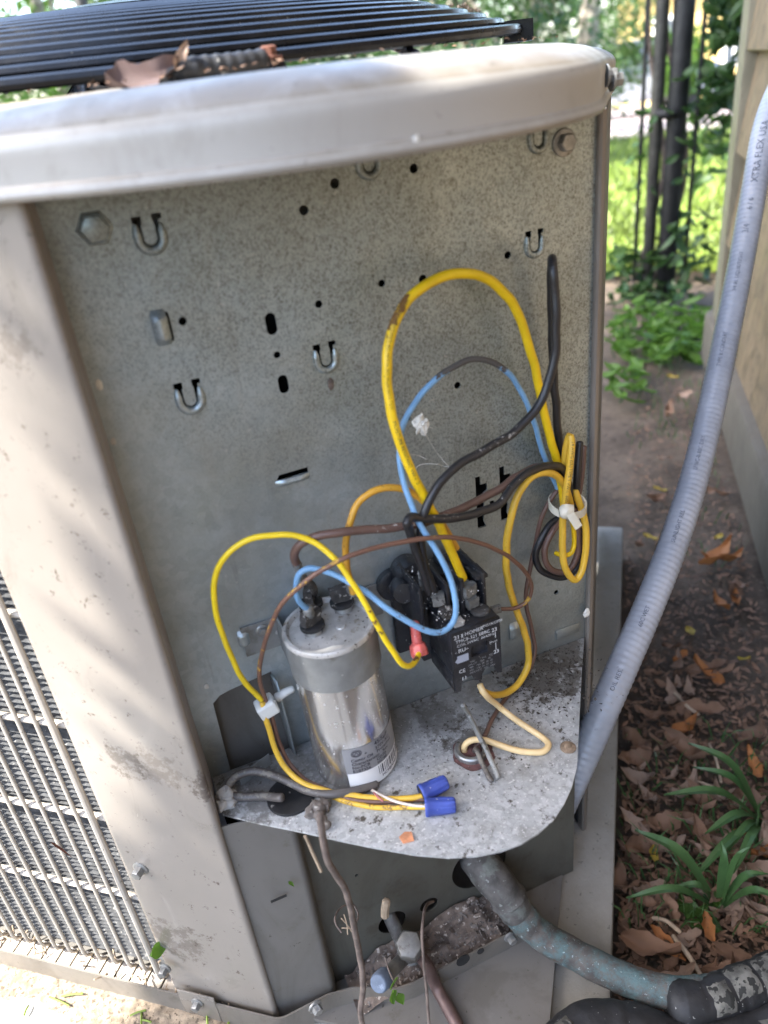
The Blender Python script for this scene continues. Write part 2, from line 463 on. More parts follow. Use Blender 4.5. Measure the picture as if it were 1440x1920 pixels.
MT['tie'] = M('aged_nylon', (.62, .585, .48), .45, 0, .12, 80, spot=(.12, .1, .07), spot_scale=200, spot_thr=.72)
MT['red'] = M('red_vinyl_sleeve', (.52, .105, .095), .3, 0, .25, 90, spot=(.7, .45, .42), spot_scale=320, spot_thr=.66, bump=.2)
MT['nut'] = M('blue_wire_nut', (.052, .085, .36), .45, 0, .15, 70, spot=(.35, .38, .5), spot_scale=260, spot_thr=.68, bump=.15)
MT['blue_cap'] = M('faded_blue_cap', (.13, .165, .225), .75, 0, .2, 80, blotch=(.25, .3, .38), blotch_scale=70)
def conduit_mat():
    t = NT('grey_liquidtight_pvc')
    c = t.mix(t.ramp(t.noise(25, 5), .3, .7), (.30, .325, .375), (.37, .395, .445))
    c = t.mix(t.ramp(t.noise(90, 6, .7), .62, .7, 0, .5), c, (.13, .13, .13))
    t.set('Base Color', c); t.set('Roughness', .3); t.bump(t.noise(200, 4), .12, .0006)
    return t.m
MT['conduit'] = conduit_mat()
def patina():
    t = NT('weathered_copper')
    c = t.mix(t.ramp(t.noise(70, 5), .3, .7), (.07, .065, .06), (.15, .13, .115))
    c = t.mix(t.ramp(t.noise(45, 8, .8), .40, .62, 0, .85), c, (.105, .185, .19))
    c = t.mix(t.ramp(t.noise(240, 6, .75), .60, .66, 0, .85), c, (.42, .52, .52))
    c = t.mix(t.ramp(t.noise(22, 3, .6), .62, .7), c, (.13, .07, .04))
    t.set('Base Color', c); t.set('Metallic', .15); t.set('Roughness', .7); t.bump(t.noise(150, 7, .75), 1.0, .002)
    return t.m
MT['patina'] = patina()
MT['grey_pipe'] = M('dusty_grey_copper', (.085, .08, .075), .75, .15, .4, 70, spot=(.2, .21, .195), spot_scale=200, spot_thr=.67, blotch=(.15, .16, .145), blotch_scale=40, blotch_thr=.5, bump=.9, bump_scale=160)
MT['copper'] = M('brown_copper_tube', (.13, .085, .075), .5, .4, .3, 60, bump=.3)
MT['brass'] = M('dull_grey_brass', (.20, .195, .18), .5, .5, .25, 90, blotch=(.10, .09, .075), blotch_scale=70, bump=.35)
MT['foam'] = M('black_pipe_insulation', (.02, .02, .021), .6, 0, .4, 60, spot=(.3, .3, .28), spot_scale=330, spot_thr=.70, bump=.7, bump_scale=120)
MT['mastic'] = M('cracked_grey_coating', (.13, .125, .108), .85, 0, .45, 90, spot=(.025, .025, .022), spot_scale=170, spot_thr=.52, bump=.8, bump_scale=200)
def concrete():
    t = NT('pad_concrete')
    c = t.mix(t.ramp(t.noise(14, 6, .6), .3, .7), (.235, .22, .185), (.32, .305, .27))
    c = t.mix(t.ramp(t.noise(7, 6, .65), .52, .68, 0, .55), c, (.17, .15, .115))
    c = t.mix(t.ramp(t.noise(170, 4, .6), .63, .68, 0, .7), c, (.12, .11, .095))
    t.set('Base Color', c); t.set('Roughness', .85); t.bump(t.noise(160, 6, .7), .5, .0015)
    return t.m
MT['concrete'] = concrete()
def soil():
    t = NT('bare_soil')
    c = t.mix(t.ramp(t.noise(9, 7, .65), .3, .7), (.085, .060, .040), (.19, .14, .098))
    c = t.mix(t.ramp(t.noise(60, 6, .7), .55, .66, 0, .8), c, (.05, .034, .022))
    c = t.mix(t.ramp(t.noise(150, 4, .6), .62, .68, 0, .8), c, (.30, .225, .155))
    c = t.mix(t.ramp(t.noise(28, 6, .75), .56, .64, 0, .6), c, (.055, .04, .027))
    t.set('Base Color', c); t.set('Roughness', .95); t.bump(t.noise(70, 9, .75), 1.0, .012)
    return t.m
MT['soil'] = soil()
MT['sand'] = M('sandy_dirt', (.24, .185, .125), .95, 0, .4, 160, spot=(.1, .075, .05), spot_scale=300, spot_thr=.58, bump=.9, bump_scale=240)
MT['debris'] = M('brown_debris', (.13, .10, .08), .95, 0, .4, 120, spot=(.38, .33, .28), spot_scale=260, spot_thr=.62, bump=1.0, bump_scale=200)
MT['mud'] = M('dry_mud', (.15, .13, .115), .95, 0, .3, 160, spot=(.3, .28, .25), spot_scale=300, spot_thr=.64, bump=.9, bump_scale=220)
MT['lawn'] = M('lawn_green', (.15, .20, .03), .9, 0, .4, 2.5, blotch=(.20, .23, .045), blotch_scale=.8)
MT['blade'] = M('grass_blade', (.17, .235, .035), .6, 0, .5, 4)
MT['drive'] = M('pale_driveway', (.24, .195, .18), .9, 0, .2, 1.2)
MT['siding'] = painted('yellow_siding_paint', (.19, .132, .075), dirt=(.085, .06, .034), amt=.8, rough=.6, thr=.44)
MT['trim'] = painted('cream_trim_paint', (.20, .18, .128), dirt=(.11, .10, .065), amt=.7, rough=.55, thr=.5)
MT['beam'] = painted('weathered_sill_board', (.115, .095, .068), dirt=(.09, .075, .05), amt=.6, rough=.8, thr=.48)
MT['post_black'] = M('dark_fence_steel', (.009, .009, .010), .6, 0, .4, 30)
MT['post_grey'] = M('grey_fence_steel', (.045, .043, .038), .6, .2, .3, 30)
MT['mesh'] = M('galvanised_fence_wire', (.16, .155, .14), .5, .5, .3, 20)
def leafm(name, col, var=.35, rough=.5, tr=.35):
    t = NT(name)
    oi = t.n('ShaderNodeObjectInfo')
    g = t.n('ShaderNodeNewGeometry')
    r = t.mul(oi.outputs['Random'], .35)
    f = t.mul(t.mul(g.outputs['Random Per Island'], .65), r, 'ADD')
    c = t.mix(f, tuple(x*(1-var) for x in col), tuple(min(1, x*(1+var)) for x in col))
    c = t.mix(t.ramp(t.noise(90, 5, .65), .5, .75, 0, .5), c, tuple(x*.55 for x in col))
    t.set('Base Color', c); t.set('Roughness', rough)
    if tr:
        td = t.n('ShaderNodeBsdfTranslucent'); t.l(c, td.inputs[0])
        ms = t.n('ShaderNodeMixShader'); ms.inputs[0].default_value = tr
        t.l(t.b.outputs[0], ms.inputs[1]); t.l(td.outputs[0], ms.inputs[2]); t.l(ms.outputs[0], t.o.inputs[0])
    return t.m
MT['leaf_a'] = leafm('foliage_mid_green', (.055, .115, .02), .5)
MT['leaf_b'] = leafm('foliage_bright_green', (.10, .20, .025), .45, tr=.45)
MT['leaf_c'] = leafm('foliage_dark_green', (.035, .08, .02), .5, tr=.25)
MT['dry_dark'] = leafm('dark_mauve_dry_leaf', (.085, .052, .045), .4, .7, .05)
MT['leaf_lily'] = leafm('strap_leaf_green', (.075, .155, .05), .3, .4, .25)
MT['dry'] = leafm('dry_leaf_brown', (.20, .115, .07), .65, .75, .1)
MT['dry2'] = leafm('dry_leaf_pinkish', (.30, .205, .145), .5, .75, .1)
MT['dry3'] = leafm('dry_leaf_orange', (.40, .16, .05), .3, .7, .15)
MT['yleaf'] = leafm('yellow_leaf', (.50, .36, .06), .3, .6, .2)
MT['bark'] = M('pale_bark', (.22, .19, .15), .9, 0, .4, 25, bump=.9, bump_scale=30)
MT['twig'] = M('dead_vine_bark', (.15, .115, .095), .85, 0, .35, 90, bump=.6, bump_scale=200)
MT['straw'] = M('pale_dry_stem', (.38, .29, .2), .85, 0, .3, 60)
MT['silk'] = M('white_cocoon_silk', (.72, .71, .66), .9, 0, .15, 200, bump=1.0, bump_scale=260)
MT['chip'] = M('orange_flake', (.55, .24, .12), .8, 0, .3, 150)

# ------------------------------------------------------------------ unit geometry constants (metres)
NL = Vector((-0.617, -0.787, 0)); NR = Vector((0.787, -0.617, 0))        # outward normals of the left and right faces
DL = Vector((-0.787, 0.617, 0)); DR = Vector((0.617, 0.787, 0))          # directions running back along those faces
CEN = Vector((-0.048, 0.324, 0))
PAD_Z = -0.246; GND_Z = -0.292
RIDGE = Vector((-0.160, -0.047, 0))
def uv(a, b, z=0.0):      # offsets along NR, NL from the unit's centre
    p = CEN + NR*a + NL*b; return Vector((p.x, p.y, z))

# ------------------------------------------------------------------ ground, lawn, driveway, pad
def slope(d):
    return GND_Z - .035*max(0, min(d, 45) - 2)
def polar_sheet(name, mat, r0, r1, a0, a1, lift, na=64, nr=30, wob=0.0, bumps=0.0, kind='structure'):
    vs = []; fs = []
    for i in range(nr + 1):
        f = i/nr
        rr = r0 + (r1 - r0) * f**2.2
        for k in range(na + 1):
            a = a0 + (a1 - a0)*k/na
            w = wob*noise.noise(Vector((a*3, .3, 0))) * (1-f) if wob else 0
            r = max(.0, rr + w)
            x = CAM[0] + r*math.sin(a); y = CAM[1] + r*math.cos(a)
            z = slope(r) + lift
            if bumps: z += bumps*(noise.noise(Vector((x*3, y*3, 1))) + .5*noise.noise(Vector((x*9, y*9, 2))) - .6)*min(1, 3/(r+.1))
            vs.append((x, y, z))
    for i in range(nr):
        for k in range(na):
            a = i*(na+1)+k
            fs.append((a, a+1, a+na+2, a+na+1))
    o = obj(name, vs, fs, mat); o['kind'] = kind
    return o
polar_sheet('ground', MT['soil'], 0.0, 600, 0, 2*math.pi, -.012, 160, 90, bumps=.012)
polar_sheet('lawn', MT['lawn'], 3.15, 120, D2R(-75), D2R(75), .012, 120, 40, wob=.5)
polar_sheet('driveway', MT['drive'], 11.5, 34, D2R(24), D2R(60), .035, 40, 14)

mb = MB()
pp = [uv(.398, .72), uv(.398, -.47), uv(-.45, -.47), uv(-.45, .72)]
mb.prism([(p.x, p.y) for p in pp], PAD_Z-.06, PAD_Z)
pad = mb.build('concrete_pad', MT['concrete'], bevel=.004); pad['kind'] = 'structure'

# ------------------------------------------------------------------ the air conditioner
AC = thing('air_conditioner', 'beige outdoor air conditioner with its electrical corner cover removed', 'air conditioner', (CEN.x, CEN.y, PAD_Z))
def part(name, vs_or_mb, mat, parent=AC, **kw):
    return vs_or_mb.build(name, mat, parent, **kw)

def rho(th, a, R):
    c = abs(math.cos(th)); s = abs(math.sin(th))
    t = a/max(c, s)
    if c*t > a-R and s*t > a-R:
        k = a-R; b = k*(c+s); q = 2*k*k - R*R
        t = b + math.sqrt(max(0, b*b - q))
    return t
A_CAP, R_CAP = .3685, .20
NSEG = 240
prof = [(.016, .402), (.006, .3955), (.002, .3938), (-.0008, .3945), (-.0018, .3962), (-.0014, .3985), (.0004, .4005), (.0006, .4100), (.0002, .4130), (.0008, .4160), (.0028, .4192), (.0062, .4217), (.0105, .4243), (.017, .4268), (.027, .4288), (.042, .4300)]
vs = []; fs = []
rows = []
for (ins, z) in prof:
    row = []
    for k in range(NSEG):
        th = 2*math.pi*k/NSEG
        r = rho(th, A_CAP-ins, max(.02, R_CAP-ins))
        row.append((r, z))
    rows.append(row)
last = rows[-1]
for f, z in ((.15, .4302), (.35, .4303), (.6, .4304), (.85, .4304), (1.0, .4305)):
    rows.append([((1-f)*last[k][0] + f*.315, z) for k in range(NSEG)])
for r, z in ((.312, .4320), (.308, .4322), (.3055, .430), (.305, .41), (.305, .36)):
    rows.append([(r, z)]*NSEG)
for row in rows:
    for k in range(NSEG):
        th = 2*math.pi*k/NSEG
        r, z = row[k]
        p = CEN + NR*(r*math.cos(th)) + NL*(r*math.sin(th))
        dz = .0012*noise.noise(Vector((p.x*6, p.y*6, z*4))) if z > .41 else 0
        vs.append((p.x, p.y, z + dz))
for i in range(len(rows)-1):
    for k in range(NSEG):
        k2 = (k+1) % NSEG
        fs.append((i*NSEG+k, i*NSEG+k2, (i+1)*NSEG+k2, (i+1)*NSEG+k))
top_cover = obj('top_cover', vs, fs, MT['cap'], AC)

# fan guard: concentric coated wires on a low dome, with ribs and a hub plate
fan = bpy.data.objects.new('fan_guard', None); COL.objects.link(fan); fan.parent = AC; fan.location = (0, 0, .44 - PAD_Z)
def dome(r, q=None): return .4505 + .038*(1-(r/.302)**3) + (.04*r*math.sin(q) if q is not None else 0)      # the guard leans a little towards the open corner
def fan_child(name, m, mat):
    o = m.build(name, mat); o.parent = fan
    o.matrix_parent_inverse = Matrix.Translation((CEN.x, CEN.y, .44)).inverted()
    return o
ring_r = [.302 - .0135*i for i in range(17)]
for r in ring_r:
    m = MB()
    P = [CEN + Vector((r*math.cos(q), r*math.sin(q), dome(r, q))) for q in np.linspace(0, 2*math.pi, 97)[:-1]]
    vv, ff, _ = sweep(np.array([tuple(p) for p in P]), .0033, 8, True)
    m.add(vv, ff)
    fan_child('guard_ring', m, MT['black_metal'])
for k in range(8):
    q = D2R(22 + 45*k)
    m = MB()
    pts = [CEN + Vector((rr*math.cos(q), rr*math.sin(q), dome(rr, q)-.0062)) for rr in np.linspace(.07, .306, 12)]
    m.tube(pts, .003, 6, 20)
    fan_child('guard_rib', m, MT['black_metal'])
m = MB(); m.lathe(CEN + Vector((0, 0, dome(.08)-.004)), (0, 0, 1), [(.085, 0), (.085, .005), (.06, .009), (.01, .011)], 40)
fan_child('hub_plate', m, MT['black_metal'])
m = MB(); q = D2R(-25)
m = MB()
for dq in (-1.2, 0.0):
    pass
tq = aty(972, 80, .2)
# guard foot: the dark clip where the outer wire meets the cover on the right
a0 = math.atan2((far(985, 74, .71).y-CEN.y), (far(985, 74, .71).x-CEN.x))
pc = CEN + Vector((.306*math.cos(a0), .306*math.sin(a0), .4475 + .012*math.sin(a0)))
Mx = Matrix.Translation(pc) @ Matrix.Rotation(a0, 4, 'Z')
m.box((-.016, -.02, -.006), (.006, .02, .008), Mx)
fan_child('guard_clip', m, MT['black_metal'])
# motor and blades under the guard
m = MB(); m.lathe(CEN + Vector((0, 0, .30)), (0, 0, 1), [(.07, 0), (.075, .01), (.075, .13), (.06, .145), (.01, .148)], 32)
part('fan_motor', m, MT['black_metal'])
for k in range(4):
    q = D2R(20 + 90*k); m = MB()
    vs = []; fs = []
    for i in range(7):
        rr = .07 + .225*i/6
        for j in range(6):
            f = j/5 - .5
            aa = q + f*(.75 - .12*i/6)
            vs.append(CEN + Vector((rr*math.cos(aa), rr*math.sin(aa), .375 + f*.055)))
    for i in range(6):
        for j in range(5):
            fs.append((i*6+j, i*6+j+1, (i+1)*6+j+1, (i+1)*6+j))
    b = obj('fan_blade', vs, fs, MT['galv_dark'], AC)
# motor cable in corrugated sleeve lying on the cover's rim + its rusty mounting bolt
def cover_z(r): return .4405
m = MB()
p0 = far(330, 136, .442); p1 = far(392, 128, .444); p2 = far(450, 122, .447); p3 = far(492, 116, .452)
P = spline([p0 + Vector((-.02, .03, -.006)), p0, p1, p2, p3], 60)
m.add(*sweep(P, .0058, 12, rf=lambda f: 1 + .05*math.sin(f*60*1.5))[:2])
part('motor_cable_sleeve', m, MT['rubber'])
pb = far(505, 106, .457)
m = MB(); m.lathe(pb + Vector((0, 0, -.010)), (0, 0, 1), [(.0085, 0), (.0085, .003), (.007, .008), (.004, .009)], 20)
part('guard_bolt_washer', m, MT['black_metal'])
m = MB(); m.lathe(pb, (0, 0, 1), [(.0068, -.0015), (.0068, 0), (.0043, .0004), (.0043, .0042), (.0032, .0048)], 6)
rb = part('guard_bolt', m, MT['rust']); rb['label'] = 'rusty hex bolt under the black guard wires'

# ---- left corner post with its flange
def strip(name, plan, z0, z1, mat, parent=AC, th=.0012, bev=0, zs=1):
    """sheet metal bent along a plan line and standing from z0 to z1"""
    P = [Vector((p[0], p[1], 0)) for p in plan]
    n = len(P); nrm = []
    for i in range(n):
        d = (P[min(i+1, n-1)] - P[max(i-1, 0)]).normalized(); nrm.append(Vector((-d.y, d.x, 0)))
    vs = []; fs = []
    for z in np.linspace(z0, z1, zs+1):
        for i in range(n): vs.append((P[i].x, P[i].y, z))
        for i in range(n): q = P[i] + nrm[i]*th; vs.append((q.x, q.y, z))
    w = 2*n
    for k in range(zs):
        a = k*w; b = (k+1)*w
        for i in range(n-1):
            fs.append((a+i, a+i+1, b+i+1, b+i)); fs.append((a+n+i+1, a+n+i, b+n+i, b+n+i+1))
        fs.append((a, b, b+n, a+n)); fs.append((a+n-1, a+2*n-1, b+2*n-1, b+n-1))
    for i in range(n-1):
        fs.append((i+1, i, n+i, n+i+1)); a = zs*w; fs.append((a+i, a+i+1, a+n+i+1, a+n+i))
    return obj(name, vs, fs, mat, parent)
def bend(p0, c, p1, r, k=5):
    c = Vector(c); a = (Vector(p0)-c).normalized(); b = (Vector(p1)-c).normalized()
    out = []
    for i in range(k+1):
        t = i/k; s = c + a*r; e = c + b*r
        out.append(s*(1-t)**2 + c*(2*t*(1-t)) + e*t*t)
    return out
pe = RIDGE + DL*.094
fl = Vector((-.1572, -.0015, 0))
plan = [pe - NL*.016] + bend(pe - NL*.016, pe, RIDGE, .004) + bend(pe, RIDGE, fl, .005)
post = strip('corner_post', [(p.x, p.y) for p in plan][::-1], -.238, .4035, MT['post'], th=.0012, zs=12)
MT['post_flange'] = painted('pinkish_flange_enamel', (.29, .25, .23), amt=.25, rough=.4)
strip('post_flange', [(plan[-1].x, plan[-1].y), (fl.x, fl.y), (fl.x - .012, fl.y + .003)][::-1], -.004, .4035, MT['post_flange'], th=.0011)
# lower corner sheet below the shelf
lo0 = plan[-1]; lo1 = Vector((-.1125, -.0505, 0)); lo2 = Vector((-.108, -.032, 0))
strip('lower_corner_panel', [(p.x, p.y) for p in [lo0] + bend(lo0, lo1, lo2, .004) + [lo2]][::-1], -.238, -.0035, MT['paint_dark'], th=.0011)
m = MB()
s0 = aty(508, 1692, -.0508); s1 = aty(536, 1676, -.0508)
m.box((0, 0, 0), ((s1-s0).length, .0006, .0022), Matrix.Translation(s0 + Vector((0, -.0008, 0))) @ Matrix.Rotation(math.atan2((s1-s0).y, (s1-s0).x), 4, 'Z'))
part('vent_slit', m, MT['dark'])
# right corner post
rp = [(.1585, -.0035), (.1615, -.0045), (.1652, -.0042), (.1665, -.0020), (.1708, .0030), (.1750, .0098)]
strip('right_post', [(.1612, .009), (.1605, -.0035), (.1618, -.0050), (.1648, -.0042)], -.238, .3930, MT['flange'], th=.0009)
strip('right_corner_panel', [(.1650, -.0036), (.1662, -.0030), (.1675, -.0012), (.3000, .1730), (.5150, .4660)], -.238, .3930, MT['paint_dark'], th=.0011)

# ---- galvanised control panel, cut from sheet with its real holes
def filled_sheet(name, outline, holes, to3d, mat, parent, thick):
    cu = bpy.data.curves.new(name, 'CURVE'); cu.dimensions = '2D'; cu.fill_mode = 'BOTH'; cu.extrude = thick/2
    for poly in [outline] + holes:
        sp = cu.splines.new('POLY'); sp.points.add(len(poly)-1)
        for p, q in zip(sp.points, poly): p.co = (q[0], q[1], 0, 1)
        sp.use_cyclic_u = True
    o = bpy.data.objects.new('tmp', cu); COL.objects.link(o)
    dg = bpy.context.evaluated_depsgraph_get()
    me = bpy.data.meshes.new_from_object(o.evaluated_get(dg))
    bpy.data.objects.remove(o); bpy.data.curves.remove(cu)
    for v in me.vertices: v.co = to3d(v.co)
    me.materials.clear()
    me.name = name
    return link(name, me, mat, parent, smooth=False)
def circ(c, r, n=20, ry=None):
    return [(c[0]+r*math.cos(2*math.pi*i/n), c[1]+(ry or r)*math.sin(2*math.pi*i/n)) for i in range(n)]
def pill(c, w, h, n=8):
    r = w/2; out = []
    for i in range(n+1): a = math.pi*i/n; out.append((c[0]+r*math.cos(a), c[1]+h/2-r+r*math.sin(a)))
    for i in range(n+1): a = math.pi + math.pi*i/n; out.append((c[0]+r*math.cos(a), c[1]-h/2+r+r*math.sin(a)))
    return out
def P2(u, v): p = aty(u, v, 0); return (p.x, p.z)
MPX = lambda u, v: (aty(u+10, v, 0)-aty(u-10, v, 0)).length/20       # metres per photo pixel there
holes = []
for (u, v, r) in [(627,344,9),(775,316,8),(569,394,9),(715,531,6.5),(792,523,7.5),(597,570,7),(342,602,8),(519,665,6.5),(951,478,6),(857,722,6),(762,783,8),(1042,1110,4)]:
    holes.append(circ(P2(u, v), r*MPX(u, v), 18))
holes.append(pill(P2(508, 607), .0062, .0125)); holes.append(pill(P2(531, 720), .0060, .0112))
def notch(u, v0, v1, w, side):
    a = P2(u, v0); b = P2(u, v1); x0, x1 = a[0]-w/2, a[0]+w/2; zt, zb = a[1], b[1]; h = zt-zb
    return [(x0, zt), (x1-.002, zt), (x1-.002, zt-h*.16), (x1+.003, zt-h*.16), (x1+.003, zt-h*.30), (x1, zt-h*.34), (x1, zt-h*.74), (x1-.001, zb+h*.12), (x1+.001, zb), (x0, zb), (x0, zb+h*.45), (x0+.0015, zb+h*.5), (x0, zb+h*.6)]
holes.append(notch(897, 893, 990, .0058, 1)); holes.append(notch(942, 874, 974, .0058, 1))
c = P2(922, 944); holes.append([(c[0]-.0018, c[1]-.0025), (c[0]+.0018, c[1]-.0025), (c[0]+.0018, c[1]+.0025), (c[0]-.0018, c[1]+.0025)])
hooks = [(280, 437, .72), (355, 742, .72), (610, 668, .68), (1001, 455, .62), (690, 300, .68), (1008, 256, .62)]
hook_specs = []
for (u, v, s) in hooks:
    c = P2(u, v); W = .0086*s; H = .0125*s; t = .0031*s
    hook_specs.append((c, W, H, t, s))
    o = []; r0 = W - .0004; r1 = W - .0041*s
    zt = c[1] + H*.72; zc = c[1] - H*.28
    q = [(c[0]-r0-.0022*s, zt+.0030*s), (c[0]-r1+.0010*s, zt+.0030*s), (c[0]-r1+.0010*s, zt-.0026*s), (c[0]-r1, zt-.0028*s)]
    for i in range(13): a = math.pi + math.pi*i/12; q.append((c[0]+r1*math.cos(a), zc+r1*math.sin(a)))
    q += [(c[0]+r1, zt-.0022*s), (c[0]+r1-.0006*s, zt-.002*s), (c[0]+r1-.0006*s, zt+.0034*s), (c[0]+r0+.0026*s, zt+.0034*s), (c[0]+r0+.0026*s, zt-.0004*s), (c[0]+r0, zt-.0008*s)]
    for i in range(13): a = -math.pi*i/12; q.append((c[0]+r0*math.cos(a), zc+r0*math.sin(a)))
    q += [(c[0]-r0, zt-.0016*s), (c[0]-r0-.0022*s, zt-.0016*s)]
    holes.append(q)
# window with a tab bent out of it
wl = [P2(399, 1318), P2(412, 1303), P2(430, 1293), P2(508, 1258), P2(548, 1400), P2(434, 1452)]
holes.append(wl)
br0 = P2(316, 612); holes.append(pill(br0, .003, .016))
sl0 = P2(518, 899); sl1 = P2(577, 881)
zc = (sl0[1]+sl1[1])/2
holes.append([(sl0[0], zc-.0012), (sl1[0], zc-.0012), (sl1[0], zc+.0026), (sl0[0]+.002, zc+.0022)])
XL, XR, ZT = -.1562, .1605, .405
outline = [(XL, -.0005), (XR, -.0005), (XR, ZT), (XL, ZT)]
holes = [h for h in holes if max(q[1] for q in h) < ZT]
filled_sheet('control_panel', outline, holes, lambda c: Vector((c.x, c.z, c.y)), MT['galv'], AC, .0012)
for (c, W, H, t, s) in hook_specs:
    if c[1] + H > ZT: continue
    zt = c[1]+H*.52; zc2 = c[1]-H*.28
    pts = [(c[0]-W, 0, zt)] + [(c[0]+W*math.cos(math.pi+math.pi*i/10), 0, zc2+W*math.sin(math.pi+math.pi*i/10)) for i in range(11)] + [(c[0]+W, 0, zt-.001)]
    m = MB(); m.tube([Vector((p[0], -.0008, p[2])) for p in pts], t, 10, 40, rf=lambda f: .5+.5*min(1, min(f, 1-f)*9))
    part('hook_lip', m, MT['galv'])
# lanced bridges
def bridge(c, w, h, dep=.004, horiz=False):
    m = MB(); n = 9; vs = []; fs = []
    for i in range(n+1):
        f = i/n; a = math.sin(math.pi*f)
        yy = -.0005 - dep*min(1, a*1.8); ww = w*(.75+.25*min(1, a*2))
        for j in range(5):
            g = j/4-.5; off = ww*g; y2 = yy + dep*.5*(2*g)**2*min(1, a*2)
            if horiz: vs.append((c[0]+(f-.5)*h, y2, c[1]+off))
            else: vs.append((c[0]+off, y2, c[1]+(f-.5)*h))
    for i in range(n):
        for j in range(4): fs.append((i*5+j, i*5+j+1, (i+1)*5+j+1, (i+1)*5+j))
    m.add(vs, fs); return part('lanced_bridge', m, MT['galv'])
bridge(P2(301, 614), .0085, .0195, .006)
bridge(((sl0[0]+sl1[0])/2-.0005, zc-.0030), .0042, .0225, .003, True)
bridge(P2(456, 1196), .0075, .0135, .004)
bridge(P2(962, 1182), .0085, .0165, .004)
# flat pad spot-welded on the panel's lower right, low tab near the shelf
m = MB(); a = aty(1062, 1180, 0); m.box((a.x-.011, -.0022, a.z-.006), (a.x+.011, -.0006, a.z+.004)); part('lower_tab', m, MT['galv'], bevel=.0008)
# embossed hexagon and flange bolts
def bolt(name, p, ax, r, h, mat, parent=AC, washer=True, hexr=None):
    m = MB(); ax = Vector(ax).normalized(); hr = hexr or r*.68
    if washer: m.lathe(p, ax, [(r, -.0005), (r, .0008), (r*.9, .0012), (r*.7, .0014)], 24)
    m.lathe(Vector(p) + ax*(.0012 if washer else 0), ax, [(hr, 0), (hr, h), (hr*.86, h*1.15), (hr*.3, h*1.18)], 6)
    return part(name, m, mat, parent)
p = aty(177, 428, 0); m = MB(); m.lathe(p, (0, -1, 0), [(.0092, 0), (.0086, .0022), (.0076, .0027), (.0070, .0024), (.0066, .0040), (.0056, .0043)], 6)
part('embossed_hexagon', m, MT['galv'])
bolt('panel_bolt', aty(1057, 267, -.0008), (0, -1, 0), .0078, .0042, MT['zinc'])
for (u, v) in ((1136, 142), (1147, 150)):
    pb2 = atplane(u, v, (.1690, -.002, .39), np.array([.617, .787, 0.0])) if False else aty(u, v, .012)
    bolt('cover_bolt', pb2, (1, -.3, 0), .0062, .0045, MT['galv_dark'])
# the plate seen through the window, and the dark compartment behind the sheet
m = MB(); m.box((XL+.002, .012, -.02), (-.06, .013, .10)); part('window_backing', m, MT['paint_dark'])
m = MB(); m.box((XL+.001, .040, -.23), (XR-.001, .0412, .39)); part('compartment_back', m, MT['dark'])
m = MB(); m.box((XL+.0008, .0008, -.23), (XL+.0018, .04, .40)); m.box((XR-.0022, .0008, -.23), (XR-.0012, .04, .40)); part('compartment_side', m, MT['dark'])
# bent tab beside the window
ta = aty(508, 1262, 0); tb = aty(556, 1448, 0); tb.z = max(tb.z, .002)
vs = []; fs = []
for i in range(7):
    f = i/6; p = ta.lerp(tb, f)
    for j in range(3):
        g = j/2
        vs.append((p.x + .0015*g, -.0006 - g*(.0135 - .004*abs(f-.45)), p.z + .001*g))
for i in range(6):
    for j in range(2): fs.append((i*3+j, i*3+j+1, (i+1)*3+j+1, (i+1)*3+j))
tabo = obj('bent_tab', vs, fs, MT['galv'], AC)
sm = tabo.modifiers.new('thickness', 'SOLIDIFY'); sm.thickness = .001

# ---- shelf
sh = [(-.1555, -.0012), (-.1555, -.037), (-.135, -.0555), (-.113, -.0735), (-.092, -.092), (-.073, -.108), (-.052, -.1245), (-.034, -.136), (-.018, -.143), (-.003, -.1468), (.011, -.148), (.024, -.1462), (.038, -.142), (.051, -.1345), (.063, -.1255), (.076, -.1125), (.094, -.0885), (.113, -.063), (.137, -.031), (.1600, -.0012)]
g1 = atz(546, 1495, 0); g2 = atz(487, 1468, 0); g3 = atz(884, 1412, 0)
hs = [circ((g1.x, g1.y), .0145, 28), circ((g3.x, g3.y), .0098, 24), circ(tuple(atz(1065, 1402, 0))[:2], .0012, 10)]
filled_sheet('shelf', sh, hs, lambda c: Vector((c.x, c.y, c.z)), MT['shelf'], AC, .0014)
m = MB(); m.lathe(g1 + Vector((0, 0, -.006)), (0, 0, 1), [(.0140, 0), (.0143, .005), (.0168, .0062), (.0165, .0085), (.010, .0094), (.004, .0085)], 32)
part('rubber_plug', m, MT['rubber'])
m = MB(); m.box((-.013, -.0005, 0), (.013, .0005, .011), Matrix.Translation(g2 + Vector((0, .008, 0))) @ Matrix.Rotation(D2R(22), 4, 'Z'))
part('shelf_tab', m, MT['galv_dark'], bevel=.0003)
m = MB(); q = [(.0098, -.006), (.0116, -.006), (.0120, .001), (.0120, .0045), (.0112, .0055), (.0088, .0055), (.0080, .0045), (.0080, -.006)]
m.lathe(g3, (0, 0, 1), q, 32); bsh = part('conduit_bushing', m, MT['zinc'])
m = MB(); nst = 26; rs = [.0150 + .0035*noise.noise(Vector((math.cos(2*math.pi*k/nst)*1.6, math.sin(2*math.pi*k/nst)*1.6, 2))) for k in range(nst)]
m.prism([(g3.x + .001 + rs[k]*math.cos(2*math.pi*k/nst), g3.y - .002 + rs[k]*math.sin(2*math.pi*k/nst)) for k in range(nst)], .0008, .0013)
part('rust_washer', m, MT['rust_dark'])
bolt('shelf_screw', atz(1065, 1402, .0008), (0, 0, 1), .0055, .0014, MT['tan'], hexr=.0026)

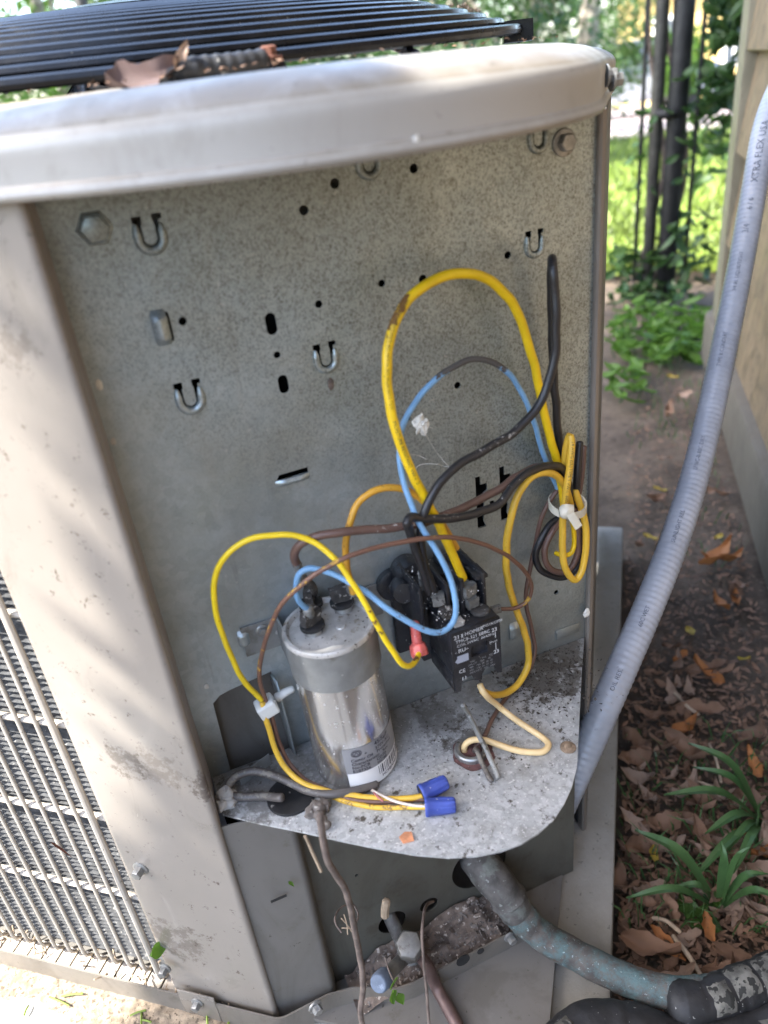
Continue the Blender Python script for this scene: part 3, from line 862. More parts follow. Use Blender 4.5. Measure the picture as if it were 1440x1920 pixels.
# ---- below the shelf: recessed lower panel with pipe holes, base rail, bracket
lp_y = -.036
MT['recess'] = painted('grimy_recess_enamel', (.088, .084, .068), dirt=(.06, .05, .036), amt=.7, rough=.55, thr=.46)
def PL(u, v): p = aty(u, v, lp_y); return (p.x, p.z)
h1 = PL(735, 1728); h2 = PL(898, 1622); h3 = PL(804, 1696)
hl = [circ(h1, .0125, 22), circ(h2, .026, 28), circ(h3, .0085, 18), circ(PL(668, 1640), .0015, 8)]
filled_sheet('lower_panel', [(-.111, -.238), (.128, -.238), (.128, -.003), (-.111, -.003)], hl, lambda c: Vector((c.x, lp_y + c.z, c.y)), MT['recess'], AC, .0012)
MT['rail'] = painted('taupe_rail_enamel', (.165, .148, .125), dirt=(.09, .075, .055), amt=.6, rough=.4, thr=.5)
def rail(name, plan, z0, z1, mat=MT['rail']):
    return strip(name, plan, z0, z1, mat, th=.0015)
RZ0, RZ1 = PAD_Z+.002, -.2165
rl = [RIDGE + DL*.62 + NL*.006, RIDGE + DL*.10 + NL*.006]
rail_plan = [rl[0], rl[1]] + bend(rl[1], RIDGE + NL*.006 + Vector((.004, -.003, 0)), Vector((-.11, -.056, 0)), .006) + [Vector((-.118, -.0535, 0)), Vector((-.098, -.0575, 0)), Vector((-.08, -.066, 0)), Vector((-.066, -.0735, 0)), Vector((-.052, -.0755, 0)), Vector((.052, -.0735, 0))]
rail('base_rail', [(p.x, p.y) for p in rail_plan][::-1], RZ0, RZ1)
def railpt(u, v): return aty(u, v, -.076)
for (u, v, r) in [(868, 1800, .0062), (901, 1783, .0032)]:
    p = railpt(u, v); m = MB(); m.lathe(p + Vector((0, .0002, 0)), (0, -1, 0), [(r, 0), (r, .0009)], 20)
    part('bracket_hole', m, MT['dark'])
bolt('rail_bolt', railpt(957, 1756), (0, -1, 0), .0058, .0042, MT['zinc'])
bolt('rail_bolt', aty(591, 1887, -.062) , (.25, -1, 0), .0058, .0045, MT['zinc'])
pl = atplane(371, 1880, RIDGE + NL*.008, NL)
m = MB(); m.box((-.017, 0, -.022), (.017, .0015, .012), Matrix.Translation(pl) @ Matrix.Rotation(math.atan2(-DL.y, -DL.x), 4, 'Z')); part('hold_down_plate', m, MT['paint'], bevel=.0006)
bolt('rail_bolt', pl + NL*.0, NL, .0055, .0045, MT['zinc'])
pl = atplane(264, 1628, RIDGE + NL*.0012, NL); bolt('post_bolt', pl, NL, .0062, .0052, MT['zinc'])
pl = atplane(310, 1815, RIDGE + NL*.008, NL); bolt('rail_bolt', pl, NL, .0052, .0045, MT['zinc'])
# base pan floor
m = MB(); m.prism([(p.x, p.y) for p in [uv(.352, .352), uv(.352, -.36), uv(-.36, -.36), uv(-.36, .352)]], -.240, -.236)
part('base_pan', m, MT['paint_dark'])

# ---- coil behind vertical grille bars on the left face
A_COIL = .336
def lface(s, off, z):       # s metres back from the ridge along the left face, off = outward offset from its plane
    p = RIDGE + DL*s + NL*off; return Vector((p.x, p.y, z))
rows_n = 120; cols = 30
vs = []; fs = []
zz0, zz1 = -.225, .39
for i in range(rows_n*2 + 1):
    z = zz0 + (zz1-zz0)*i/(rows_n*2)
    for j in range(cols+1):
        s = .06 + .56*j/cols
        o = -.021 + (.0042 if i % 2 else 0) + .0011*noise.noise(Vector((s*90, z*160, 0)))
        vs.append(lface(s, o, z + .0006*noise.noise(Vector((s*60, z*50, 3)))))
for i in range(rows_n*2):
    for j in range(cols):
        a = i*(cols+1)+j; fs.append((a, a+1, a+cols+2, a+cols+1))
coil = obj('condenser_coil', vs, fs, MT['coil'], AC, smooth=False)
# coil block backing and the hidden faces
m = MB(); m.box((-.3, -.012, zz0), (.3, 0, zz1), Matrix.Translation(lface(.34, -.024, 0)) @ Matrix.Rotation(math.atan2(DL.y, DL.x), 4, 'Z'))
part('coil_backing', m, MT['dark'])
for nrm, nm in ((-NL, 'rear_panel'), (-NR, 'side_panel')):
    m = MB(); m.box((-.352, -.004, -.238), (.352, 0, .405), Matrix.Translation(CEN + nrm*.355) @ Matrix.Rotation(math.atan2(nrm.y, nrm.x) + math.pi/2, 4, 'Z'))
    part(nm, m, MT['paint_dark'])
# grille: thick edge bar then thinner bars; short cross wires behind
LP = RIDGE + NL*.0
first = atplane(175, 1540, lface(0, -.004, 0), NL)
s_edge = (first - RIDGE).dot(DL)
def vbar(s, r, off, mat=MT['guard']):
    m = MB(); pts = [lface(s, off-.006, -.2265), lface(s, off-.001, -.220), lface(s, off, -.214), lface(s, off, .1), lface(s, off, .392)]
    m.tube(pts, r, 8, 40, smooth_path=False)
    return part('guard_bar', m, mat)
vbar(s_edge, .0025, -.004)
for k in range(1, 26):
    vbar(s_edge + .0005 + .0152*k, .0015, -.006)
zl = [atplane(90, 1357, lface(0, -.008, 0), NL).z, atplane(172, 1536, lface(0, -.008, 0), NL).z, atplane(250, 1683, lface(0, -.008, 0), NL).z]
dz = (zl[0]-zl[2])/2
for k in range(-1, 11):
    z = zl[1] - k*dz if k < 2 else zl[1] + (k-1)*dz
    z = zl[2] + (k+1)*dz - .0
    if z > .38: break
    m = MB(); m.tube([lface(s_edge-.0135, -.0095, z), lface(s_edge-.011, -.0095, z), lface(.3, -.0095, z), lface(.6, -.0095, z)], .0026, 8, 30, smooth_path=False)
    part('guard_cross_bar', m, MT['guard'])
# tray edge with slots where the bars land
m = MB()
for k in range(0, 38):
    s = s_edge - .008 + .0152*k
    m.box((-.0066, -.004, -.0008), (.0066, .014, .0010), Matrix.Translation(lface(s, -.010, -.2285)) @ Matrix.Rotation(math.atan2(DL.y, DL.x), 4, 'Z'))
m.box((0, .0142, -.001), (.56, .016, .001), Matrix.Translation(lface(.60, -.010, -.229)) @ Matrix.Rotation(math.atan2(-DL.y, -DL.x), 4, 'Z'))
part('tray_tabs', m, MT['guard'])

# ---- service valve and small liquid line (fixed to the unit)
va = aty(768, 1775, -.062)
sv = bpy.data.objects.new('service_valve', None); COL.objects.link(sv); sv.parent = AC; sv.location = va - Vector((CEN.x, CEN.y, PAD_Z))
def svc(name, m, mat, **kw):
    o = m.build(name, mat, None, **kw); o.parent = sv; o.matrix_parent_inverse = Matrix.Translation(va).inverted(); return o
axv = (aty(768, 1765, -.062) - aty(787, 1850, -.062)).normalized()
axv = Vector((-.1, -.35, .9)).normalized()
m = MB(); m.lathe(va, axv, [(.0118, -.005), (.0118, .008), (.0104, .0106), (.004, .011)], 6); svc('stem_cap', m, MT['brass'], bevel=.0006)
m = MB(); m.lathe(va, axv, [(.008, -.040), (.010, -.036), (.010, -.026), (.0078, -.024), (.0085, -.012), (.0108, -.010), (.0108, -.004)], 18)
svc('valve_body', m, MT['brass'])
q0 = aty(735, 1728, lp_y-.002); m = MB(); m.tube([q0 + Vector((0, .03, .002)), q0, va - axv*.014 + Vector((-.003, .006, 0)), va - axv*.018], .0058, 12, 16); svc('valve_inlet', m, MT['grey_pipe'])
cb = aty(716, 1838, -.082); cs = va - axv*.022
ax2 = (cb - cs).normalized()
m = MB(); m.tube([cs, cb], .0055, 12, 6, smooth_path=False); svc('flare_stub', m, MT['brass'])
m = MB(); m.lathe(cb, ax2, [(.0072, -.006), (.0078, -.005), (.0075, .005), (.0066, .0068), (.003, .007)], 14); svc('flare_cap', m, MT['blue_cap'], bevel=.0004)
m = MB(); m.lathe(va - axv*.040, -axv, [(.0065, 0), (.0068, .006), (.0045, .008)], 6); svc('valve_nut', m, MT['zinc'])
dl = [va - axv*.030 + Vector((.004, 0, 0)), aty(800, 1808, -.075), aty(818, 1850, -.082), atz(840, 1890, PAD_Z+.016), atz(878, 1965, PAD_Z+.010), atz(930, 2080, PAD_Z+.008)]
m = MB(); m.tube(dl, .0052, 12, 30)
liq = m.build('liquid_line', MT['copper']); tag(liq, 'thin brown copper tube running down from the grey service valve', 'pipe')

# ------------------------------------------------------------------ suction pipe and its black insulation
SU = thing('suction_pipe', 'thick patinated copper pipe bending out from under the galvanised shelf', 'pipe', tuple(aty(950, 1690, -.07)))
hp = Vector((h2[0], lp_y, h2[1]))
sp = [hp + Vector((0, .04, .01)), hp + Vector((.003, -.006, 0)), aty(938, 1662, -.058), atz(968, 1708, -.200), atz(1010, 1750, -.217), atz(1075, 1788, -.226), atz(1150, 1826, -.228), atz(1230, 1856, -.230), atz(1310, 1862, -.232), atz(1380, 1845, -.234)]
def rgh(f, a=1): return 1 + a*(.045*noise.noise(Vector((f*14, 0, 0))) + .03*noise.noise(Vector((f*45, 3, 0))))
m = MB(); m.tube(sp[:4], .0148, 20, 44, rf=lambda f: (1.14 - .16*f)*rgh(f, 3.0)); part('pipe_collar', m, MT['grey_pipe'], SU)
m = MB(); m.tube(sp[3:], .0124, 22, 80, rf=lambda f: rgh(f, 1.7)*(1.06 if f < .1 else 1)); part('bare_pipe', m, MT['patina'], SU)
INS = thing('pipe_insulation', 'black foam pipe insulation with cracked grey coating at bottom right', 'insulation', tuple(atz(1350, 1890, -.24)))
def fo(f): return 1 + .09*noise.noise(Vector((f*9, 0, 0))) + .05*noise.noise(Vector((f*40, 2, 0)))
ip = [atz(1266, 1882, -.231), atz(1310, 1880, -.232), atz(1370, 1860, -.234), atz(1440, 1832, -.236), atz(1560, 1780, -.24)]
m = MB(); m.tube(ip, .0165, 22, 70, rf=fo); part('upper_sleeve', m, MT['foam'], INS)
ip2 = [atz(1000, 2060, -.224), atz(1045, 1975, -.226), atz(1110, 1928, -.228), atz(1190, 1935, -.236), atz(1270, 1962, -.244), atz(1350, 1962, -.248), atz(1440, 1935, -.25), atz(1560, 1850, -.25)]
m = MB(); m.tube(ip2, .0195, 22, 90, rf=fo); part('lower_sleeve', m, MT['foam'], INS)
# plates of cracked coating standing proud of the sleeves
def plates(path, r, spans, ang, parent):
    P = spline(path, 120); T, N, B = frames(P)
    # angle that faces up
    for (a, b, w0, w1) in spans:
        vs = []; fs = []; n = 7; k = 6
        for i in range(n):
            f = a + (b-a)*i/(n-1); ii = int(f*(len(P)-1))
            for j in range(k):
                g = w0 + (w1-w0)*j/(k-1) + .10*noise.noise(Vector((f*30, j*.7, 1)))
                upv = Vector((0, -.35, .94)); t = Vector(T[ii]); e1 = (upv - t*upv.dot(t)).normalized(); e2 = t.cross(e1)
                edge = (i in (0, n-1)) or (j in (0, k-1))
                rr = r*fo(f) + (.0002 if edge else .0017 + .0007*noise.noise(Vector((f*50, g*9, 0))))
                vs.append(Vector(P[ii]) + (e1*math.cos(g) + e2*math.sin(g))*rr + t*(.002*noise.noise(Vector((j*1.3, f*20, 5)))))
        for i in range(n-1):
            for j in range(k-1): fs.append((i*k+j, i*k+j+1, (i+1)*k+j+1, (i+1)*k+j))
        obj('coating_plate', vs, fs, MT['mastic'], parent)
plates(ip, .0165, [(.16, .27, -.5, .9), (.30, .45, -1.0, .5), (.47, .60, -1.0, .8), (.62, .78, -.8, .7)], 0, INS)
plates(ip2, .0195, [(.58, .70, -.2, .8), (.12, .20, -.9, .3), (.72, .86, -.4, .5)], 0, INS)

# ------------------------------------------------------------------ wires
def wire(name, label, cat, pts, r, mat, dirt=(), seg=10, n=None, group=None, base=.18):
    P = spline(pts, n or len(pts)*9)
    sd_ = (len(label)*7.3) % 50
    for i in range(1, len(P)-1):
        q_ = Vector(P[i])*70; P[i] += np.array(noise.noise_vector(q_ + Vector((sd_, 0, 0))))*min(.0009, r*.32)
    vs, fs, S = sweep(P, r, seg)
    me = mesh(name, vs, fs)
    at = me.attributes.new('dirt', 'FLOAT', 'POINT')
    val = []
    Pm = np.array([tuple(v_) for v_ in vs]).reshape(-1, seg, 3); ctr = Pm.mean(1, keepdims=True)
    Nn = ((Pm - ctr)/r).reshape(-1, 3) @ np.array([-.45, -.25, .85])
    for i, s in enumerate(S):
        d = base
        for (a, b, w) in dirt:
            e = min(1, max(0, (s-a)/.05)) * min(1, max(0, (b-s)/.05))
            d = max(d, w*e*(.76 + .28*float(Nn[i])))
        val.append(d)
    at.data.foreach_set('value', val)
    o = link(name, me, mat)
    tag(o, label, cat, group)
    return o, P
def px(L):        # (u, v, y) list -> places
    return [aty(u, v, y) for (u, v, y) in L]

TIE_Y = -.014
_, P_yel = wire('yellow_wire', 'thick yellow wire in the tall arch above the black contactor', 'wire',
    px([(868,1084,-.046),(858,1058,-.048),(840,1020,-.050),(815,968,-.051),(787,918,-.051),(757,852,-.050),(737,782,-.047),(726,712,-.043),(729,650,-.039),(744,595,-.035),(772,555,-.032),(812,526,-.029),(856,514,-.027),(900,518,-.025),(938,540,-.023),(968,582,-.021),(991,645,-.019),(1008,712,-.017),(1023,780,-.016),(1040,852,-.016),(1052,905,-.017),(1058,955,-.017)]),
    .0030, MT['w_yellow'], dirt=[(.36, .48, .60), (.48, .58, .40), (.0, .03, .5)], base=.16)
_, P_blue = wire('blue_wire', 'light blue wire from the capacitor, looped under and over the contactor', 'wire',
    [aty(577,1143,-.040), aty(560,1128,-.041), aty(556,1102,-.040), aty(560,1076,-.040), aty(580,1066,-.042), aty(622,1076,-.048)] +
    px([(680,1107,-.062),(740,1150,-.075),(795,1180,-.082),(826,1186,-.083),(848,1170,-.082),(855,1130,-.080),(843,1080,-.074),(815,1028,-.067),(787,982,-.060),(765,930,-.053),(752,880,-.047),(749,842,-.043),(754,805,-.040),(772,765,-.036),(805,722,-.032),(845,690,-.028),(885,674,-.025),(922,679,-.023),(955,700,-.021),(982,745,-.019),(1004,802,-.017),(1023,862,-.015),(1045,915,-.014)]),
    .0019, MT['w_blue'], dirt=[(.085, .16, .62), (.16, .36, .43), (.62, .79, 1.0), (.03, .085, .42)], base=.16)
wire('black_wire', 'thick black wire rising in a hairpin right of the yellow arch', 'wire',
    px([(1062,930,-.012),(1054,880,-.012),(1046,800,-.012),(1041,740,-.012),(1037,660,-.013),(1034,560,-.016),(1035,500,-.022),(1036,484,-.030),(1037,498,-.038),(1041,560,-.042),(1043,625,-.043),(1037,690,-.044),(1012,757,-.045),(962,812,-.047),(900,848,-.050),(850,880,-.053),(815,918,-.056),(795,962,-.058),(789,1010,-.056),(797,1062,-.051),(814,1108,-.046)]),
    .0028, MT['w_black'], dirt=[(.62, .78, .37), (.28, .34, .3)])
wire('black_wire', 'black wire lying over the brown one, with white flecks at its bend', 'wire',
    px([(1072,945,-.014),(1062,900,-.018),(1048,874,-.023),(1018,876,-.030),(985,888,-.036),(960,912,-.041),(935,945,-.046),(890,964,-.051),(840,973,-.055),(795,972,-.058),(768,970,-.061),(762,979,-.063),(772,1000,-.060),(783,1040,-.055),(797,1085,-.049),(806,1110,-.046)]),
    .0028, MT['w_black'], dirt=[(.52, .70, .45), (.30, .5, .33)])
_, P_bro = wire('brown_wire', 'thick brown wire sagging from the bundle to the capacitor', 'wire',
    px([(1066,960,-.014),(1058,918,-.016),(1040,886,-.020),(1008,876,-.026),(970,893,-.032),(930,920,-.036),(880,946,-.040),(825,970,-.045),(770,985,-.049),(700,993,-.050),(640,998,-.048),(590,1007,-.044),(562,1021,-.040),(552,1038,-.036),(556,1056,-.033)]),
    .0027, MT['w_brown'], dirt=[(.50, .80, .41)])
wire('yellow_wire', 'aged amber wire curving from the back terminal of the capacitor', 'wire',
    px([(662,1112,-.036),(652,1070,-.038),(648,1030,-.040),(654,985,-.040),(672,945,-.040),(702,920,-.040),(738,915,-.041),(772,924,-.041),(802,948,-.042),(830,985,-.043),(856,1028,-.043)]),
    .0022, MT['w_orange'], dirt=[(0, .6, .36), (.0, .12, .5)])
wire('yellow_wire', 'amber yellow wire dropping from the tied bundle past the contactor', 'wire',
    px([(1074,960,-.014),(1062,920,-.018),(1046,893,-.024),(1020,886,-.030),(992,898,-.034),(968,940,-.037),(953,995,-.038),(949,1055,-.036),(957,1112,-.032),(975,1162,-.028),(991,1215,-.026),(988,1252,-.028),(965,1288,-.034),(932,1304,-.042),(905,1296,-.048)]),
    .0026, MT['w_amber'], dirt=[(.6, .95, .25)])
wire('brown_wire', 'thin brown wire half hidden behind the dropping amber wire', 'wire',
    px([(1070,955,-.010),(1052,915,-.013),(1020,960,-.012),(1000,1040,-.010),(985,1120,-.012),(998,1185,-.018),(1003,1225,-.022),(985,1268,-.026),(955,1300,-.032)]) + [atz(925,1345,.006), atz(905,1385,.006), atz(890,1402,.000)],
    .0017, MT['w_brown'], dirt=[])
wire('cream_wire', 'pale cream wire looping on the shelf into the metal bushing', 'wire',
    [aty(900,1284,-.050), aty(908,1298,-.054), atz(938,1328,.0115), atz(982,1360,.0060), atz(1015,1382,.0040), atz(1029,1398,.0034), atz(1019,1410,.0034), atz(985,1409,.0040), atz(940,1398,.0068), atz(902,1387,.0105), atz(879,1391,.0095), atz(870,1404,.0030), g3 + Vector((-.003, 0, -.012))],
    .0023, MT['w_cream'], dirt=[(.75, 1, .3)])
wire('brown_wire', 'thin brown wire with a yellow trace arching between clip and contactor', 'wire',
    px([(500,1318,-.022),(487,1275,-.026),(492,1222,-.034),(508,1172,-.044),(532,1128,-.054),(562,1098,-.060),(605,1068,-.064),(655,1042,-.066),(725,1022,-.067),(800,1009,-.068),(865,1010,-.064),(925,1028,-.058),(972,1058,-.050),(996,1094,-.042),(991,1124,-.037),(968,1140,-.035),(938,1142,-.034)]),
    .0015, MT['w_brown2'], dirt=[(.0, .45, .42), (.88, .99, .6), (.5, .62, .4)])
_, P_y2 = wire('yellow_wire', 'slim bright yellow wire in a round loop left of the capacitor', 'wire',
    px([(490,1312,-.023),(456,1276,-.026),(426,1212,-.028),(405,1150,-.030),(401,1098,-.031),(417,1050,-.033),(460,1015,-.036),(520,1003,-.040),(580,1012,-.046),(625,1046,-.055),(662,1094,-.064),(700,1160,-.072),(733,1215,-.076),(753,1245,-.077),(768,1250,-.075),(780,1238,-.068),(786,1222,-.060)]),
    .00185, MT['w_yellow2'], dirt=[(.10, .16, .42), (.36, .42, .41), (.72, .86, .46), (.92, 1, 1.0)], base=.2)
wire('yellow_wire', 'amber wire curving down from the white clip to the upper wire nut', 'wire',
    [aty(492,1318,-.023), aty(502,1360,-.026), aty(514,1400,-.029), aty(533,1436,-.034), atz(562,1464,.012), atz(605,1481,.008), atz(665,1491,.005), atz(725,1497,.004), atz(770,1497,.005), atz(792,1492,.006)],
    .0020, MT['w_amber'], dirt=[(.1, .6, .34)])
wire('brown_wire', 'brown wire running beside the amber one below the white clip', 'wire',
    [aty(502,1316,-.021), aty(513,1360,-.023), aty(527,1402,-.026), aty(545,1434,-.031), atz(572,1461,.0095), atz(612,1480,.0045), atz(660,1499,.0035), atz(715,1503,.003), atz(765,1501,.0035), atz(795,1499,.0045)],
    .0016, MT['w_brown2'], dirt=[(.2, .7, .3)])
wire('yellow_wire', 'dull amber wire on the shelf leading into the lower wire nut', 'wire',
    [atz(600,1480,.0022), atz(625,1494,.0022), atz(662,1507,.0022), atz(705,1513,.0022), atz(750,1514,.0026), atz(800,1514,.0045)],
    .0018, MT['w_amber'], dirt=[(.2, .9, .42)])
wire('white_wire', 'thin whitish wire slanting from under the capacitor to the wire nuts', 'wire',
    [atz(694,1479,.002), atz(715,1491,.006), atz(745,1504,.0062), atz(775,1510,.006), atz(800,1512,.0055)], .0010, MT['w_white'])
wire('pink_wire', 'short thin pink wire poking out beside the white one', 'wire',
    [atz(698,1482,.0016), atz(708,1494,.0062), atz(718,1502,.0066)], .0007, MT['w_pink'])
wire('grey_cable', 'dusty brown grey cable looped on the left end of the shelf', 'wire',
    [atz(705,1470,.0035), atz(660,1484,.0058), atz(620,1489,.0065), atz(580,1483,.0075), atz(545,1468,.010), atz(510,1453,.012), atz(478,1446,.013), atz(446,1453,.012), atz(428,1474,.008), atz(431,1489,.0045), atz(452,1493,.004), atz(490,1493,.004), atz(528,1495,.010)],
    .0030, MT['w_grey'], dirt=[(.2, 1, .45)])
wire('grey_wire', 'stiff dirty grey wire slanting down past the metal bushing', 'wire',
    [aty(868,1322,-.052), atz(880,1342,.0155), atz(898,1378,.0135), atz(918,1420,.0090), atz(934,1458,.0028)], .0019, MT['w_metal'], dirt=[(.1, 1, .42)])
wire('dark_wire', 'short dark wire end lying below the metal bushing', 'wire',
    [g3 + Vector((.002, .002, -.008)), atz(893,1404,.0065), atz(905,1432,.0045), atz(922,1464,.0022)], .0019, MT['w_grey'], dirt=[(.3, 1, .5)])

# tied bundle at the right
def loopw(name, label, L, r, mat, **kw): return wire(name, label, 'wire', px(L), r, mat, **kw)
loopw('black_wire', 'black wire loop hanging lowest left in the tied bundle', [(1085,836,-.010),(1084,880,-.011),(1080,930,-.011),(1066,962,-.011),(1036,980,-.012),(1014,1010,-.014),(1004,1042,-.015),(1012,1066,-.016),(1036,1080,-.017),(1064,1080,-.018),(1082,1062,-.018),(1090,1020,-.018),(1088,975,-.017),(1080,940,-.016),(1083,880,-.016),(1087,830,-.012)], .0026, MT['w_black'])
loopw('brown_wire', 'brown wire loop nested inside the black bundle loop', [(1094,838,-.012),(1091,880,-.013),(1082,930,-.013),(1062,968,-.014),(1038,995,-.017),(1022,1028,-.019),(1023,1055,-.020),(1042,1071,-.021),(1064,1070,-.021),(1080,1045,-.021),(1084,1000,-.020),(1078,955,-.018)], .0024, MT['w_brown'])
_, P_y5 = loopw('yellow_wire', 'yellow wire folded in a long loop at the front of the bundle', [(1056,880,-.018),(1061,840,-.019),(1068,816,-.021),(1072,836,-.024),(1067,880,-.026),(1060,930,-.027),(1056,975,-.027),(1055,1020,-.028),(1058,1058,-.029),(1068,1081,-.029),(1080,1087,-.029),(1091,1070,-.028),(1099,1025,-.026),(1098,985,-.024),(1088,948,-.020),(1078,920,-.017)], .0026, MT['w_amber'])
loopw('yellow_wire', 'small yellow wire hook inside the tied bundle loops', [(1066,950,-.017),(1074,985,-.019),(1077,1015,-.020),(1070,1037,-.021),(1056,1042,-.020),(1042,1037,-.014)], .0018, MT['w_yellow'])
tie = thing('cable_tie', 'knotted off-white cable tie around the bundled wires', 'cable tie', tuple(aty(1062, 950, -.03)))
tc = aty(1064, 946, -.019)
P = []
for k in range(25):
    q = 2*math.pi*k/24
    P.append(tc + Vector((.0128*math.cos(q), .0118*math.sin(q), -.003*math.sin(q)*-1 - .001*math.cos(q))))
vs = []; fs = []
for k in range(24):
    d = (P[k] - tc); d.z = 0; d.normalize()
    for (dr, dzz) in ((0, -.0028), (.0010, -.0028), (.0010, .0028), (0, .0028)): vs.append(P[k] + d*dr + Vector((0, 0, dzz)))
for k in range(24):
    k2 = (k+1) % 24
    for j in range(4): fs.append((k*4+j, k2*4+j, k2*4+(j+1) % 4, k*4+(j+1) % 4))
obj('tie_band', vs, fs, MT['tie'], tie)
kn = aty(1062, 958, -.0335)
bm = bmesh.new(); bmesh.ops.create_icosphere(bm, subdivisions=2, radius=.0058, matrix=Matrix.Translation(kn) @ Matrix.Scale(.8, 4, (0, 1, 0)))
for v in bm.verts: v.co += (v.co-kn)*.25*noise.noise(v.co*300)
from_bm('tie_knot', bm, MT['tie'], tie)
m = MB(); m.box((-.003, -.0007, -.013), (.003, .0007, 0), Matrix.Translation(aty(1068, 962, -.037)) @ Matrix.Rotation(D2R(-24), 4, 'Y') @ Matrix.Rotation(D2R(-18), 4, 'X'))
part('tie_tail', m, MT['tie'], tie, bevel=.0005)

# ------------------------------------------------------------------ flat print helper
def text_faces(s, size, align='LEFT', bold=False):
    cu = bpy.data.curves.new('t', 'FONT'); cu.body = s; cu.size = size; cu.align_x = align; cu.fill_mode = 'FRONT'; cu.resolution_u = 2
    cu.offset = .0 if not bold else size*.012
    o = bpy.data.objects.new('t', cu); COL.objects.link(o)
    me = bpy.data.meshes.new_from_object(o.evaluated_get(bpy.context.evaluated_depsgraph_get()))
    vs = [tuple(v.co) for v in me.vertices]; fs = [tuple(p.vertices) for p in me.polygons]
    bpy.data.objects.remove(o); bpy.data.curves.remove(cu); bpy.data.meshes.remove(me)
    return vs, fs
def tube_text(path, r, s0, ang_to, text, size, m, flip=False, gap=.00012):
    """print text along a swept tube, starting s0 metres from its start, on the side facing direction ang_to"""
    P = np.array(path); T, N, B = frames(P)
    L = np.concatenate([[0], np.cumsum(np.linalg.norm(np.diff(P, axis=0), axis=1))])
    vs, fs = text_faces(text, size)
    out = []
    for (x, y, z) in vs:
        if flip: x, y = -x, -y
        s = s0 + x
        s = min(max(s, 0), L[-1])
        p = Vector([np.interp(s, L, P[:, k]) for k in range(3)])
        t = Vector([np.interp(s, L, T[:, k]) for k in range(3)]).normalized()
        e1 = Vector(ang_to); e1 = (e1 - t*e1.dot(t)).normalized(); e2 = e1.cross(t)
        a = (y - size*.35*(-1 if flip else 1))/r
        out.append(p + (e1*math.cos(a) + e2*math.sin(a))*(r+gap))
    m.add(out, fs)
def wire_print(path, r, items, size, name, wobj, mat=MT['ink'], side=(-.1, -.8, .45), flip=False):
    m = MB()
    for (s0, tx) in items: tube_text(path, r, s0, side, tx, size, m, flip)
    return m.build(name, mat, wobj, smooth=False)
wyel = bpy.data.objects['yellow_wire']
Lyel = float(np.sum(np.linalg.norm(np.diff(P_yel, axis=0), axis=1)))
wire_print(P_yel, .0030, [(.135, '(UL) TYPE MTW OR THHN OR GASOLINE AND OIL II')], .0026, 'wire_print', wyel, M('faint_wire_ink', (.20, .12, .01), .6))
wire_print(P_yel, .0030, [(.128, 'MOISTURE RESISTANT VW-1  2')], .0030, 'wire_print', wyel, MT['ink'], flip=True)
wire_print(P_y5, .0026, [(.03, '14 AWG (UL) TYPE T VW-1  600V')], .0030, 'wire_print', bpy.data.objects['yellow_wire.005'] if 'yellow_wire.005' in bpy.data.objects else wyel, MT['ink'])

# ------------------------------------------------------------------ capacitor
CC = Vector((-.0565, -.0345, .0007)); CR = .0290; CH = .122
TILT = Matrix.Translation(CC) @ Matrix.Rotation(D2R(-1.5), 4, 'Y') @ Matrix.Translation(-CC)
capo = thing('capacitor', 'silver round run capacitor standing on the galvanised shelf', 'capacitor', tuple(CC))
def cap_part(name, m, mat, **kw):
    m.v = [TILT @ v for v in m.v]; return m.build(name, mat, capo, **kw)
m = MB(); m.lathe(CC, (0, 0, 1), [(CR-.004, 0), (CR-.001, .0008), (CR, .003), (CR, .05), (CR, .085), (CR, CH-.002)], 72); cap_part('can', m, MT['can'])
m = MB(); m.lathe(CC + Vector((0, 0, CH-.003)), (0, 0, 1), [(CR+.0002, 0), (CR+.0012, .001), (CR+.0014, .003), (CR+.0006, .0045), (CR-.0014, .0046), (CR-.0026, .003), (CR-.0032, .0018), (.012, .0026), (.002, .0028)], 72)
cap_part('lid', m, MT['lid'])
zl_ = CC.z + CH
def lidpt(u, v): return atz(u, v, zl_)
tpos = [lidpt(597, 1180), lidpt(652, 1138), lidpt(594, 1140)]
for i, p in enumerate(tpos):
    m = MB(); m.lathe(p + Vector((0, 0, -.0006)), (0, 0, 1), [(.0062, 0), (.0058, .002), (.0052, .004)], 24); cap_part('terminal_base', m, MT['zinc'])
    m = MB(); m.lathe(p + Vector((0, 0, .0032)), (0, 0, 1), [(.0066, 0), (.0080, .0008), (.0080, .0030), (.0068, .0036), (.005, .0036)], 28); cap_part('terminal_ring', m, MT['rubber'])
    bm = bmesh.new()
    bmesh.ops.create_cube(bm, size=1)
    bmesh.ops.subdivide_edges(bm, edges=bm.edges[:], cuts=4, use_grid_fill=True)
    for v in bm.verts:
        v.co = Vector((v.co.x*.0125, v.co.y*.0058, v.co.z*.0105))
        w = noise.noise(v.co*420 + Vector((i*9, 0, 0)))
        v.co *= 1 + .16*w
    T2 = TILT @ Matrix.Translation(p + Vector((0, 0, .0115))) @ Matrix.Rotation(D2R([25, -12, 70][i]), 4, 'Z') @ Matrix.Rotation(D2R([14, -8, 4][i]), 4, 'Y')
    bmesh.ops.transform(bm, matrix=T2, verts=bm.verts)
    from_bm('spade_terminal', bm, MT['crust'], capo)
m = MB(); p = lidpt(648, 1172); m.lathe(p, (0, 0, 1), [(.0035, 0), (.003, .0008), (.0012, .001)], 16); cap_part('lid_dimple', m, MT['lid'])
